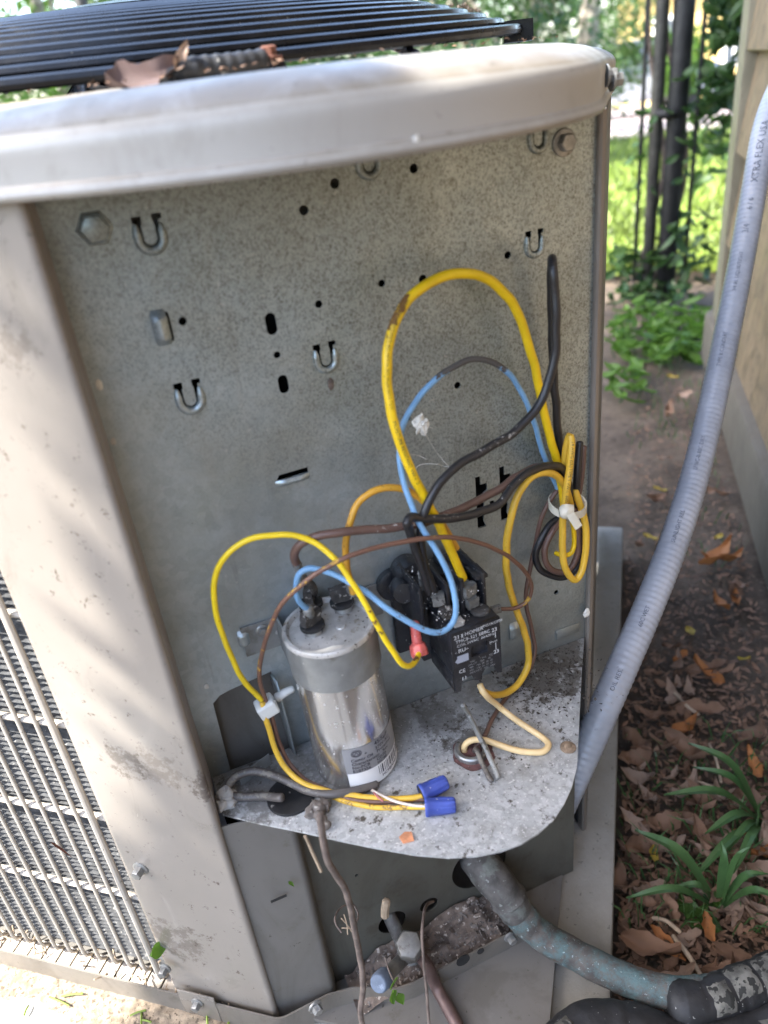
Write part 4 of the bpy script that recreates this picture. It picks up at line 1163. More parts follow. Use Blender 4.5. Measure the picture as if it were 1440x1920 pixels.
# crimp barrels where blue, brown and amber wires arrive
for nm, a, b, rr in (('crimp_barrel', aty(577, 1141, -.040), tpos[0] + Vector((-.004, 0, .013)), .0033), ('crimp_barrel', aty(556, 1056, -.033), aty(566, 1082, -.030), .0028), ('crimp_barrel', aty(664, 1112, -.036), tpos[1] + Vector((.003, .001, .016)), .003)):
    m = MB(); m.tube([a, a.lerp(b, .5) + Vector((0, -.0006, 0)), b], rr, 10, 12, rf=lambda f: 1 + .12*math.sin(f*19)); m.build(nm, MT['crimp'], capo)
m = MB(); m.tube([aty(564, 1080, -.030), aty(585, 1098, -.028), tpos[2] + Vector((0, 0, .012))], .0026, 8, 12); m.build('crimp_barrel', MT['crust'], capo)
# label wrapped on the can
def cyl(th, z, off=.0): return TILT @ (CC + Vector(((CR+off)*math.cos(th), (CR+off)*math.sin(th), z)))
def wrap(name, th0, th1, z0, z1, off, mat, n=28):
    vs = []; fs = []
    for i in range(n+1):
        th = th0 + (th1-th0)*i/n
        vs += [cyl(th, z0, off), cyl(th, z1, off)]
    for i in range(n): fs.append((2*i, 2*i+2, 2*i+3, 2*i+1))
    return obj(name, vs, fs, mat, capo)
TH0 = D2R(-119)
wrap('grey_label', TH0, D2R(40), .0165, .0405, .0002, MT['label_grey'])
wrap('white_label', TH0 + D2R(1), D2R(35), .0022, .0178, .0004, MT['label_white'])
def cyl_text(m, s, th0, z, size, off=.0006, bold=False):
    vs, fs = text_faces(s, size, bold=bold)
    m.add([cyl(th0 + x/CR, z + y, off) for (x, y, _) in vs], fs)
m = MB()
cyl_text(m, 'Castor Oil   Protected', TH0 + D2R(9), .0288, .0036, bold=True)
cyl_text(m, 'Characteristic   Rev', TH0 + D2R(9), .0254, .0036, bold=True)
cyl_text(m, 'No-PCB     CD70', TH0 + D2R(9), .0220, .0036, bold=True)
cyl_text(m, 'E187356     HC98', TH0 + D2R(9), .0186, .0036, bold=True)
cyl_text(m, '45/5\u00b5F', TH0 + D2R(44), .0362, .0046, bold=True)
cyl_text(m, '370V AC', TH0 + D2R(44), .0322, .0038, bold=True)
def ring_cyl(m, th, z, r0, r1, n=28):
    vs = []; fs = []
    for k in range(n):
        a = 2*math.pi*k/n
        for r in (r0, r1): vs.append(cyl(th + r*math.cos(a)/CR, z + r*math.sin(a)*.85, .0006))
    for k in range(n):
        k2 = (k+1) % n; fs.append((2*k, 2*k+1, 2*k2+1, 2*k2))
    m.add(vs, fs)
lt = TH0 + D2R(18); ring_cyl(m, lt, .0358, .0031, .0036); ring_cyl(m, lt, .0358, .0021, .0026)
for sx in (-1, 1):
    m.add([cyl(lt + dx/CR, .0358 + dz_, .0006) for (dx, dz_) in ((sx*.0012, -.0013), (sx*.0016, -.0013), (.0002*sx, .0016), (-.0002*sx, .0016))], [(0, 1, 2, 3)])
ring_cyl(m, TH0 + D2R(30), .0338, .0003, .0007, 12)
m.build('label_print', MT['ink'], capo, smooth=False)
m = MB(); x = D2R(44); random.seed(3)
while x < D2R(120):
    w = random.choice((.8, .8, 1.4, 2.1)); a = TH0 + x
    m.add([cyl(a, .0088, .0006), cyl(a + D2R(w), .0088, .0006), cyl(a + D2R(w), .0165, .0006), cyl(a, .0165, .0006)], [(0, 1, 2, 3)])
    x += D2R(w + random.choice((1.0, 1.6, 2.4)))
cyl_text(m, 'HC98JA046D', TH0 + D2R(48), .0052, .0034, bold=True)
m.build('barcode', MT['ink'], capo, smooth=False)
# strap holding the capacitor, screwed to the panel (part of the unit)
m = MB(); n = 64; vs = []; fs = []
zb0, zb1 = .0915, .1195
for k in range(n+1):
    th = D2R(-200) + D2R(220)*k/n
    for z in (zb0, zb1): vs.append(cyl(th, z, .0009))
    for z in (zb1, zb0): vs.append(cyl(th, z, .0001))
for k in range(n):
    for j in range(4): fs.append((k*4+j, (k+1)*4+j, (k+1)*4+(j+1) % 4, k*4+(j+1) % 4))
m.add(vs, fs)
e0 = cyl(D2R(-200), zb0, 0); e1 = cyl(D2R(20), zb0, 0)
m.box((e0.x-.0012, e0.y-.001, zb0+.0007), (e0.x, -.0022, zb1+.0007)); m.box((e1.x-.001, e1.y-.001, zb0+.0007), (e1.x+.0002, -.0022, zb1+.0007))
ear = aty(490, 1183, 0)
m.box((ear.x-.0135, -.0024, zb0+.003), (e0.x, -.0010, zb1-.0015)); m.box((e1.x, -.0024, zb0+.001), (e1.x+.02, -.0010, zb1-.001))
m.build('capacitor_strap', MT['galv_dark'], AC)
bolt('strap_bolt', aty(492, 1181, -.0024), (0, -1, 0), .0046, .0026, MT['zinc'])
vs_, fs_ = text_faces('LOT', .008); m = MB()
m.add([cyl(D2R(-80) + x/CR, .1035 + y, .00105) for (x, y, _) in vs_], fs_); m.build('strap_stamp', MT['label_grey'], AC, smooth=False)

# ------------------------------------------------------------------ contactor
FY = -.066
con = thing('contactor', 'black relay contactor with white printed face and corroded terminals', 'contactor', tuple(aty(880, 1180, 0)))
c00 = aty(846, 1196, FY); c10 = aty(934, 1146, FY); c01 = aty(852, 1311, FY); c11 = aty(940, 1252, FY)
X0 = (c00.x + c01.x)/2; X1 = (c10.x + c11.x)/2; Z1 = (c00.z + c10.z)/2; Z0 = (c01.z + c11.z)/2
W = X1-X0; H = Z1-Z0
def cbox(m, x0, x1, y0, y1, z0, z1): return m.box((x0, y0, z0), (x1, y1, z1))
m = MB()
cbox(m, X0, X1, FY+.0012, -.030, Z0+.014, Z1); m.build('body', MT['black_plastic'], con, bevel=.0009)
m = MB(); cbox(m, X0-.006, X1+.002, -.030, -.0075, Z0+.002, Z1+.020); m.build('housing', MT['black_plastic'], con, bevel=.001)
m = MB(); cbox(m, X0-.016, X1+.010, -.0075, -.0012, Z0-.004, Z1+.012); m.build('base_plate', MT['black_plastic'], con, bevel=.002)
# face plate with legs below and the window recess
def FX(a): return X0 + W*a
def FZ(b): return Z0 + H*b
outl = [(FX(0), FZ(0)), (FX(.12), FZ(0)), (FX(.14), FZ(.13)), (FX(.22), FZ(.20)), (FX(.36), FZ(.20)), (FX(.42), FZ(.10)), (FX(.56), FZ(.06)), (FX(.58), FZ(.16)), (FX(.66), FZ(.24)), (FX(.84), FZ(.22)), (FX(.90), FZ(.08)), (FX(1), FZ(.06)), (FX(1), FZ(1)), (FX(0), FZ(1))]
win = [(FX(.38), FZ(.505)), (FX(.72), FZ(.505)), (FX(.72), FZ(.695)), (FX(.38), FZ(.695))]
face = filled_sheet('face_plate', outl, [win], lambda c: Vector((c.x, FY + c.z, c.y)), MT['black_plastic'], con, .0024)
m = MB(); cbox(m, X0, X0+.0022, FY+.0012, -.030, Z0, Z0+.0138); cbox(m, X0+W*.44, X0+W*.55, FY+.0012, -.032, Z0+.004, Z0+.0138); cbox(m, X1-.0022, X1, FY+.0012, -.030, Z0+.004, Z0+.0138)
m.build('skirt_wall', MT['black_plastic'], con, bevel=.0005)
# barriers rising above the body between the terminal wells
for (a, w) in ((-.30, .07), (.16, .08), (.46, .08), (.90, .08)):
    m = MB(); cbox(m, FX(a), FX(a+w), -.052 if a > 0 else -.046, -.0105, Z1-.004 if a > 0 else Z1-.012, Z1+.0265); m.build('barrier', MT['black_plastic'], con, bevel=.0008)
m = MB(); cbox(m, FX(.80), FX(1.06), -.050, -.034, Z1+.0205, Z1+.0232); m.build('barrier_lip', MT['black_plastic'], con, bevel=.0006)
m = MB(); m.lathe(Vector((FX(.78), -.055, Z1-.0008)), (0, 0, 1), [(.0065, 0), (.0065, .0022), (.0056, .0030), (.002, .0032)], 26); m.build('terminal_post', MT['crust'], con)
def nugget(name, p, sx, sy, sz, mat, seed, rot=0):
    bm = bmesh.new(); bmesh.ops.create_cube(bm, size=1); bmesh.ops.subdivide_edges(bm, edges=bm.edges[:], cuts=3, use_grid_fill=True)
    for v in bm.verts:
        v.co = Vector((v.co.x*sx, v.co.y*sy, v.co.z*sz)); v.co *= 1 + .18*noise.noise(v.co*500 + Vector((seed, 0, 0)))
    bmesh.ops.transform(bm, matrix=Matrix.Translation(p) @ Matrix.Rotation(D2R(rot), 4, 'Z'), verts=bm.verts)
    return from_bm(name, bm, mat, con)
nugget('terminal_lug', aty(876, 1105, -.049), .010, .008, .008, MT['crimp'], 1, 20)
nugget('terminal_screw', aty(884, 1128, -.052), .008, .006, .007, MT['crimp'], 2, 10)
nugget('terminal_lug', aty(822, 1122, -.050), .008, .010, .006, MT['crimp'], 3, -20)
nugget('terminal_screw', aty(838, 1148, -.056), .008, .009, .0055, MT['crust'], 4)
nugget('terminal_screw', aty(858, 1168, -.060), .007, .006, .005, MT['lid'], 5)
nugget('coil_tab', aty(930, 1143, -.036), .007, .003, .006, MT['crimp'], 6)
# mounting ear with screw at the left and rounded coil shoulder
m = MB(); ep = aty(737, 1095, -.004); m.lathe(Vector((ep.x, -.0012, ep.z)), (0, -1, 0), [(.012, 0), (.012, .005), (.010, .0062), (.004, .006)], 28); m.build('mounting_ear', MT['black_plastic'], con)
bolt('ear_screw', Vector((ep.x-.001, -.0072, ep.z-.001)), (0, -1, 0), .0048, .002, MT['black_plastic'], con)
m = MB(); sp_ = aty(775, 1085, -.018); m.lathe(sp_ + Vector((0, .012, 0)), (0, -1, .2), [(.0115, -.002), (.0115, .012), (.0095, .015), (.003, .0155)], 26); m.build('coil_shoulder', MT['black_plastic'], con)
m = MB(); sp_ = aty(768, 1118, -.030); m.lathe(sp_ + Vector((0, .012, 0)), (-.3, -1, .2), [(.0085, -.002), (.0085, .008), (.007, .0105), (.002, .011)], 22); m.build('coil_shoulder', MT['black_plastic'], con)
for dx in (0, .0045):
    m = MB(); q = aty(789, 1088, -.040) + Vector((dx, 0, 0)); m.box((q.x-.0014, q.y-.0008, q.z-.008), (q.x+.0014, q.y+.0008, q.z+.008)); m.build('quick_tab', MT['crimp'], con, bevel=.0004)
# mineral flecks round the terminals
random.seed(77); mfl = MB()
for (u, v, y, su, n_) in ((838, 1150, -.058, 14, 70), (880, 1112, -.050, 12, 40), (785, 1075, -.035, 14, 40), (815, 1125, -.048, 12, 30), (860, 1175, -.060, 10, 40)):
    for k in range(n_):
        p_ = aty(random.gauss(u, su), random.gauss(v, su*.8), y + random.uniform(-.006, .001)); r_ = random.uniform(.0003, .0008)
        q_ = [p_ + Vector((random.uniform(-1, 1), random.uniform(-1, 1), random.uniform(-1, 1)))*r_ for _ in range(4)]
        mfl.add(q_, [(0, 1, 2), (0, 2, 3), (0, 3, 1), (1, 3, 2)])
fl_ = mfl.build('mineral_flecks', MT['label_white'], con, smooth=False); fl_['kind'] = 'stuff'
# print on the face
yF = FY - .00135
def ftext(m, s, a, b, size, align='LEFT', bold=False):
    vs, fs = text_faces(s, size, align, bold); m.add([(FX(a)+x, yF, FZ(b)+y) for (x, y, _) in vs], fs)
m = MB()
ftext(m, '21', .05, .885, .0044, bold=True); ftext(m, 'HOMER', .27, .895, .0040); ftext(m, 'HN51KC024', .60, .925, .0030)
for (a, dx) in ((.195, 1), (.245, -1)):
    b0 = FZ(.915); m.add([(FX(a), yF, b0), (FX(a)+.0014*dx, yF, b0+.0016), (FX(a)+.0018*dx, yF, b0+.0012), (FX(a)+.0006*dx, yF, b0), (FX(a)+.0018*dx, yF, b0-.0012), (FX(a)+.0014*dx, yF, b0-.0016)], [(0, 1, 2, 3), (0, 3, 4, 5)])
ftext(m, 'TMC8-321 EBBC', .08, .815, .0036); ftext(m, 'COIL 24VAC  50/60Hz', .10, .750, .0029)
ftext(m, 'c', .06, .66, .0024); ftext(m, 'RU', .12, .655, .0042, bold=True); ftext(m, 'us', .27, .67, .0024)
ftext(m, '23', .82, .80, .0042, bold=True); ftext(m, 'Shunt', .76, .625, .0026); ftext(m, '23', .84, .43, .0042, bold=True)
for (b0, b1) in ((.69, .785), (.495, .61)):
    m.add([(FX(.885), yF, FZ(b0)), (FX(.90), yF, FZ(b0)), (FX(.90), yF, FZ(b1)), (FX(.885), yF, FZ(b1))], [(0, 1, 2, 3)])
m2 = MB()
for i, (a, s) in enumerate((( .36, 'VAC      1 FLA    RES'), (.32, '240/277    30A     40'), (.34, '480    150  25  30  35'), (.34, '600    120  20  25  30'), (.34, 'MAX HP 2   1PH  240V'))):
    ftext(m2, s, a-.02, .425-.047*i, .0020)
ftext(m, 'CE', .10, .31, .0040, bold=True); ftext(m, '11', .14, .175, .0044, bold=True)
m2.build('rating_print', M('dim_label_ink', (.26, .27, .28), .6, 0, .3, 700), con, smooth=False)
m.build('face_print', MT['ink_white'], con, smooth=False)
m = MB(); m.add([(FX(.09), yF, FZ(.565)), (FX(.04), yF, FZ(.525)), (FX(.09), yF, FZ(.485)), (FX(.32), yF, FZ(.485)), (FX(.32), yF, FZ(.605)), (FX(.09), yF, FZ(.605))], [(0, 1, 2, 3, 4, 5)])
m.build('arrow_patch', MT['ink_grey'], con, smooth=False)
# red insulated connector plugged on the contactor's left side
red = thing('wire_connector', 'red insulated push-on connector on the left side of the contactor', 'connector', tuple(aty(785, 1200, -.06)))
ra = aty(777, 1168, -.050); rb_ = aty(783, 1212, -.056); rc = aty(787, 1226, -.059)
m = MB(); m.tube([ra, ra.lerp(rb_, .5), rb_], .0034, 12, 12, rf=lambda f: .92+.1*f); part('sleeve', m, MT['red'], red)
m = MB(); m.lathe(rb_, (rc-rb_).normalized(), [(.0036, -.003), (.0055, -.001), (.0060, .003), (.0058, .0065), (.0036, .0068), (.0030, .003)], 8); part('sleeve_collar', m, MT['red'], red, bevel=.0004)

# ------------------------------------------------------------------ wire nuts, white clip
def wire_nut(label, a, b, r):
    t = thing('wire_nut', label, 'wire nut', tuple(a))
    ax = (b-a).normalized(); Ln = (b-a).length
    vs = []; fs = []; seg = 36
    pr = [(0, .98), (.03, 1.04), (.12, 1.04), (.15, .97), (.5, .88), (.85, .80), (.96, .74), (1, .58)]
    e1 = ax.cross(Vector((0, 0, 1))).normalized(); e2 = ax.cross(e1)
    for (h, k) in pr:
        for q in range(seg):
            an = 2*math.pi*q/seg; rib = 1 + (.07 if (q % 4 in (0, 1)) else -.03)*(1 if .2 < h < .97 else 0)
            vs.append(a + ax*(h*Ln) + (e1*math.cos(an) + e2*math.sin(an))*(r*k*rib))
    for i in range(len(pr)-1):
        for q in range(seg): q2 = (q+1) % seg; fs.append((i*seg+q, i*seg+q2, (i+1)*seg+q2, (i+1)*seg+q))
    fs.append(tuple((len(pr)-1)*seg+q for q in range(seg)))
    obj('shell', vs, fs, MT['nut'], t)
    m = MB(); m.lathe(a + ax*.0004, ax, [(r*.93, 0), (r*.5, .003), (r*.2, .004)], 20); part('shell_mouth', m, MT['dark'], t)
NR_ = .0062
wire_nut('upper blue wire nut, tilted and resting on the other one', atz(789, 1489, .0085), atz(838, 1465, .0095), NR_)
wire_nut('lower blue wire nut lying flat on the dusty shelf', atz(797, 1513, .0062), atz(855, 1509, .0060), NR_)
clip = thing('cable_clip', 'white nylon clip holding wires to the bent tab beside the window', 'cable clip', tuple(aty(510, 1320, -.02)))
ca = aty(500, 1325, -.0205)
bm = bmesh.new(); bmesh.ops.create_cube(bm, size=1, matrix=Matrix.Translation(ca) @ Matrix.Rotation(D2R(-16), 4, 'Y') @ Matrix.Diagonal((.0135, .0125, .0115, 1)))
bmesh.ops.bevel(bm, geom=bm.edges[:], offset=.0022, segments=3, affect='EDGES', profile=.6)
from_bm('clip_block', bm, MT['nylon'], clip)
m = MB(); cx = aty(520, 1308, -.012); m.tube([cx, cx + Vector((.006, -.001, .003)), aty(548, 1292, -.012)], .0034, 10, 10, rf=lambda f: 1-.25*f); part('clip_peg', m, MT['nylon'], clip)

# ------------------------------------------------------------------ flexible conduit from the unit to the house wall
cpts = [aty(1040, 1535, -.016), aty(1078, 1452, -.018), aty(1118, 1362, -.012), aty(1162, 1262, .004), aty(1211, 1150, .032), aty(1257, 1035, .062), aty(1301, 900, .105), aty(1333, 770, .150), aty(1360, 640, .195), aty(1390, 490, .245), aty(1415, 350, .285), aty(1440, 220, .32)]
d_end = (cpts[-1]-cpts[-2])
cpts += [cpts[-1] + d_end + Vector((.03, .0, 0)), cpts[-1] + d_end*2 + Vector((.09, .02, .0))]
P_con = spline(cpts, 1400)
cond = thing('flexible_conduit', 'grey flexible conduit sweeping from the unit up to the yellow wall', 'conduit', tuple(cpts[0]))
Lc = float(np.sum(np.linalg.norm(np.diff(P_con, axis=0), axis=1)))
vs, fs, S = sweep(P_con, .0136, 22, rf=lambda f: 1 + .016*math.sin(f*Lc/.0058*2*math.pi) if True else 1)
o = obj('tube', vs, fs, MT['conduit'], cond)
m = MB()
tside = Vector((-.75, -.6, .15))
L = np.concatenate([[0], np.cumsum(np.linalg.norm(np.diff(P_con, axis=0), axis=1))])
def s_at(u, v):
    best = None
    for i, p in enumerate(P_con):
        q = ROT.T @ (p - CAM); uu = 720 + FPX*q[0]/q[2]; vv = 960 + FPX*q[1]/q[2]
        dd = (uu-u)**2 + (vv-v)**2
        if best is None or dd < best[0]: best = (dd, L[i])
    return best[1]
cink = M('conduit_ink', (.10, .11, .14), .6, 0, .5, 300)
for (u, v, tx, sz) in ((1415, 355, 'XTRA FLEX USA', .0105), (1403, 405, '6 / 6', .008), (1398, 450, '3/4', .009), (1375, 560, '3/4 IN. LIQUIDTIGHT', .0055), (1345, 700, 'TYPE B CONDUIT', .0055), (1300, 895, 'LFNC-B 80C DRY', .0055), (1262, 1030, 'SUNLIGHT RES.', .0055), (1205, 1190, '60C WET', .0055), (1160, 1305, 'OIL RES.', .0055)):
    m = MB(); tube_text(P_con, .0139, s_at(u, v), tside, tx, sz, m)
    m.build('conduit_print', cink, cond, smooth=False)
# ------------------------------------------------------------------ small things on and around the unit
def leaf_mesh(L=.05, W=.022, curl=.3, fold=.15, n=7, seed=0, wave=.0, tip=1.0, rag=0.0, twist=0.0):
    rnd = random.Random(seed); vs = []; fs = []
    ph = rnd.uniform(0, 6)
    for i in range(n+1):
        f = i/n; x = (f-.5)*L
        w = W*.5*math.sin(math.pi*min(1, f**.8*.97+.02))**.9 * (1 - .15*f)
        z = curl*L*(f-.5)**2*rnd.uniform(.9, 1.1)
        bow = rag*L*.35*math.sin(f*2.6 + ph)
        for k in (-1, -.5, 0, .5, 1):
            wk = w*k*(1 + (rag*rnd.uniform(-1, .7) if abs(k) == 1 else 0)); zz = z + fold*abs(k)*W + wave*W*math.sin(f*9+ph+k*2)
            tw = twist*(f-.5); vs.append((x + rag*.06*L*rnd.uniform(-1, 1)*abs(k), bow + wk*math.cos(tw) - zz*math.sin(tw), wk*math.sin(tw) + zz*math.cos(tw)))
    for i in range(n):
        for j in range(4): a = i*5+j; fs.append((a, a+1, a+6, a+5))
    return mesh('leaf_shape', vs, fs)
def place(name, me, mat, loc, rot, sc=1.0, label=None, cat=None, group=None, parent=None):
    o = bpy.data.objects.new(name, me); COL.objects.link(o)
    if not me.materials: me.materials.append(mat)
    o.location = loc; o.rotation_euler = rot; o.scale = (sc,)*3
    me.polygons.foreach_set('use_smooth', [True]*len(me.polygons))
    if label: tag(o, label, cat, group)
    return o
o = place('dry_leaf', leaf_mesh(.055, .030, .25, .18, 12, 5, .10, rag=.25, twist=.5), MT['dry_dark'], far(268, 143, .436), (.75, -.12, .1), .66, 'curled brown leaf caught under the black guard wires on the top cover', 'leaf')
o = place('dry_leaf', leaf_mesh(.03, .012, .6, .3, 8, 9, .15), MT['dry2'], far(338, 108, .438), (1.2, -.9, .4), .5, 'small pointed dry leaf standing upright between the guard wires', 'leaf')
o = place('leaf_scrap', leaf_mesh(.012, .007, .6, .4, 6, 12, .2), MT['dry2'], far(456, 62, .52), (.4, .2, .6), .8, 'tiny pale leaf scrap stuck on the black guard wires', 'leaf')
# curly dead fern on the far side of the guard
bm = bmesh.new()
random.seed(5)
fp = far(856, 24, 1.0)
m = MB()
for k in range(46):
    a = random.uniform(0, math.pi); rr = .02*random.uniform(.85, 1.2)
    p = fp + Vector((math.cos(a)*.033, random.uniform(-.006, .006), -.012 + math.sin(a)*.016*random.uniform(.8, 1.25)))
    m.lathe(p, (random.uniform(-1, 1), random.uniform(-1, 1), 1), [(.0018, -.0016), (.0024, 0), (.0018, .0016)], 5)
seedh = m.build('seed_head', MT['sand']); tag(seedh, 'curled brown dried sprig behind the right end of the fan guard', 'dried sprig')
# spider cocoon hanging near the blue wire
cp = aty(789, 797, -.020)
bm = bmesh.new(); bmesh.ops.create_icosphere(bm, subdivisions=4, radius=.0040)
for v in bm.verts:
    d = v.co.normalized(); k = 1 + .6*noise.noise(d*2.0 + Vector((4, 1, 0))) + .3*noise.noise(d*5) + .15*noise.noise(d*14); v.co = Vector((d.x*.0046*k*.9, d.y*.0046*k*.8, d.z*.0046*k*1.25))
    v.co += cp
co = from_bm('cocoon', bm, MT['silk']); tag(co, 'white silk cocoon beside the blue wire on the panel', 'cocoon')
m = MB()
for (a, b, c_) in (((770,780),(780,790),(789,797)), ((789,797),(800,800),(812,803)), ((775,892),(786,872),(822,870)), ((822,870),(830,874),(842,876)), ((790,800),(820,850),(842,876)), ((770,852),(790,856),(800,862))):
    m.tube([aty(*a, -.03), aty(*b, -.022), aty(*c_, -.026)], .00013, 4, 8)
wb_ = m.build('spider_web', MT['silk']); tag(wb_, 'faint spider threads between the blue and black wires', 'spider web')
# dried mud lump (wasp nest) on the shelf edge
def lump(name, pts, r, mat, label, cat, seed=0):
    bm = bmesh.new()
    for (p, k) in pts:
        bmesh.ops.create_icosphere(bm, subdivisions=3, radius=r*k, matrix=Matrix.Translation(p))
    for v in bm.verts:
        v.co += Vector((noise.noise(v.co*260+Vector((seed, 0, 0))), noise.noise(v.co*260+Vector((0, seed+5, 0))), noise.noise(v.co*260+Vector((3, 0, seed)))))*r*.42
    o = from_bm(name, bm, mat); return tag(o, label, cat)
lump('mud_lump', [(atz(596, 1518, .004), 1), (atz(584, 1522, .004), .9), (atz(608, 1510, .004), .8)], .0052, MT['mud'], 'crumbly dry mud lump on the shelf edge beside the rubber plug', 'mud')
m = MB(); m.tube([atz(596, 1526, .005), atz(603, 1537, .005), atz(612, 1549, .004)], .0034, 12, 14, rf=lambda f: 1+.12*math.sin(f*14)); mo = m.build('mud_tube', MT['mud']); tag(mo, 'short mud wasp tube lying over the shelf edge', 'mud')
lump('cobweb_dust', [(atz(424, 1492, .004), 1.1), (atz(432, 1508, .001), .8), (atz(417, 1510, .003), .7)], .0058, M('dusty_cobweb', (.40, .385, .36), .95, bump=1.0, bump_scale=300), 'fuzzy grey dust clump at the left end of the shelf', 'dust')
m = MB(); p = atz(763, 1570, .0012); m.prism([(p.x-.004, p.y-.003), (p.x+.003, p.y-.0045), (p.x+.0042, p.y+.002), (p.x, p.y+.004), (p.x-.0045, p.y+.002)], p.z-.0004, p.z+.0008)
ch = m.build('paint_chip', MT['chip']); tag(ch, 'small orange flake lying near the front edge of the shelf', 'flake')
# crumbs of dirt scattered over the shelf
random.seed(21); m = MB()
def crumb(m, p, r):
    vs = [p + Vector((random.uniform(-1, 1), random.uniform(-1, 1), random.uniform(0, 1)))*r for _ in range(4)]
    m.add(vs, [(0, 1, 2), (0, 2, 3), (0, 3, 1), (1, 3, 2)])
for k in range(900):
    u = random.gauss(1020, 55); v = random.gauss(1262, 45)
    p = atz(u, v, .0009)
    if p.y < -.002 and p.x < .155 and p.y > -.14: crumb(m, p, random.uniform(.0004, .0016)*random.choice((1, 1, 1, 1.5)))
for k in range(220):
    u = random.gauss(850, 60); v = random.gauss(1400, 45); p = atz(u, v, .0009)
    if p.y < -.002: crumb(m, p, random.uniform(.0003, .0012))
cr = m.build('dirt_crumbs', M('dark_dirt_crumbs', (.045, .036, .028), .95), smooth=False); tag(cr, kind='stuff')
cr['label'] = 'dark dirt crumbs scattered over the shelf'
m = MB()
for k in range(420):
    u = random.uniform(640, 1060); v = random.uniform(1330, 1600); p = atz(u, v, .0009)
    if p.y > -.004 or p.y < -.143 or abs(p.x-.005) > (.148+p.y)*1.05+.015: continue
    crumb(m, p, random.uniform(.0002, .0007))
cr = m.build('pale_specks', MT['lid'], smooth=False); tag(cr, kind='stuff'); cr['label'] = 'pale specks of dust and grit on the shelf'

# dead vine stems hanging in front of the lower recess
vine = wire('dead_vine', 'brown dead vine stem hanging from the shelf edge to the pad', 'vine',
    px([(600,1530,-.125),(606,1575,-.126),(618,1622,-.124),(650,1672,-.120),(662,1730,-.116),(676,1800,-.112),(681,1850,-.110),(676,1900,-.108),(688,1950,-.106)]), .0021, MT['twig'], n=60)[0]
wire('dried_vine', 'thin brown stem standing in front of the service valve', 'vine',
    px([(812,1690,-.050),(798,1700,-.062),(792,1740,-.080),(794,1800,-.092),(800,1860,-.100),(806,1940,-.108)]), .0012, MT['twig'])
wire('dead_twig', 'thin pale twig beside the top of the dead vine', 'twig', px([(572,1568,-.118),(588,1602,-.120),(602,1634,-.121)]), .0009, MT['straw'])
wire('curled_tendril', 'dry curled tendril against the lower recessed panel', 'twig', px([(640,1748,-.075),(628,1728,-.07),(636,1705,-.06),(662,1696,-.055),(672,1715,-.06),(664,1738,-.07)]), .0007, MT['twig'])
for k, (u, v, r_) in enumerate(((655, 1735, .3), (648, 1728, -.5), (660, 1742, 1.1))):
    pass
m = MB()
for (a, b) in (((640,1722),(660,1748)), ((645,1715),(652,1752)), ((655,1722),(662,1740)), ((641,1740),(664,1741))):
    m.tube([aty(*a, -.082), aty((a[0]+b[0])/2+2, (a[1]+b[1])/2, -.084), aty(*b, -.085)], .0004, 5, 6)
st = m.build('straw_bits', MT['straw']); tag(st, 'pale straw bits caught on the dead vine', 'straw')
# pile of debris behind the bracket
vs = []; fs = []; nx, ny = 44, 16
for i in range(nx+1):
    for j in range(ny+1):
        x = -.100 + .172*i/nx; y = -.072 + .034*j/ny
        h = .030*math.exp(-((x-.012)/.045)**2)*(.45+.55*j/ny) + .020*math.exp(-((x+.062)/.03)**2)*(.3+.7*j/ny)
        vs.append((x, y, -.2355 + max(0, h + .006*noise.noise(Vector((x*110, y*110, 0))) + .003*noise.noise(Vector((x*300, y*300, 4))))))
for i in range(nx):
    for j in range(ny): a = i*(ny+1)+j; fs.append((a, a+ny+1, a+ny+2, a+1))
pile = obj('debris_pile', vs, fs, MT['debris']); tag(pile, kind='stuff'); pile['label'] = 'brown debris heaped behind the valve bracket'
random.seed(9); m = MB()
for k in range(500):
    x = random.uniform(-.09, .065); y = random.uniform(-.070, -.040); j_ = (y+.072)/.034
    z = -.2355 + .030*math.exp(-((x-.012)/.045)**2)*(.45+.55*j_) + .020*math.exp(-((x+.062)/.03)**2)*(.3+.7*j_)
    crumb(m, Vector((x, y, z)), random.uniform(.0008, .0030))
o = m.build('debris_bits', MT['mud'], smooth=False); tag(o, kind='stuff'); o['label'] = 'crumbs and bits on the debris behind the bracket'
random.seed(14); m = MB()
for k in range(90):
    a = random.uniform(-2.35, -.75); r_ = random.uniform(.312, .345); p = CEN + Vector((r_*math.cos(a), r_*math.sin(a), .4335))
    crumb(m, p, random.uniform(.0006, .0026))
o = m.build('rim_litter', MT['dry'], smooth=False); tag(o, kind='stuff'); o['label'] = 'bits of dead leaf along the rim of the fan opening'
p = aty(722, 1704, -.052); m = MB(); m.tube([p + Vector((-.001, 0, -.008)), p, p + Vector((.002, 0, .008))], .0035, 8, 8); o = m.build('wood_chip', MT['straw']); tag(o, 'pale wood chip standing above the valve inlet', 'wood chip')
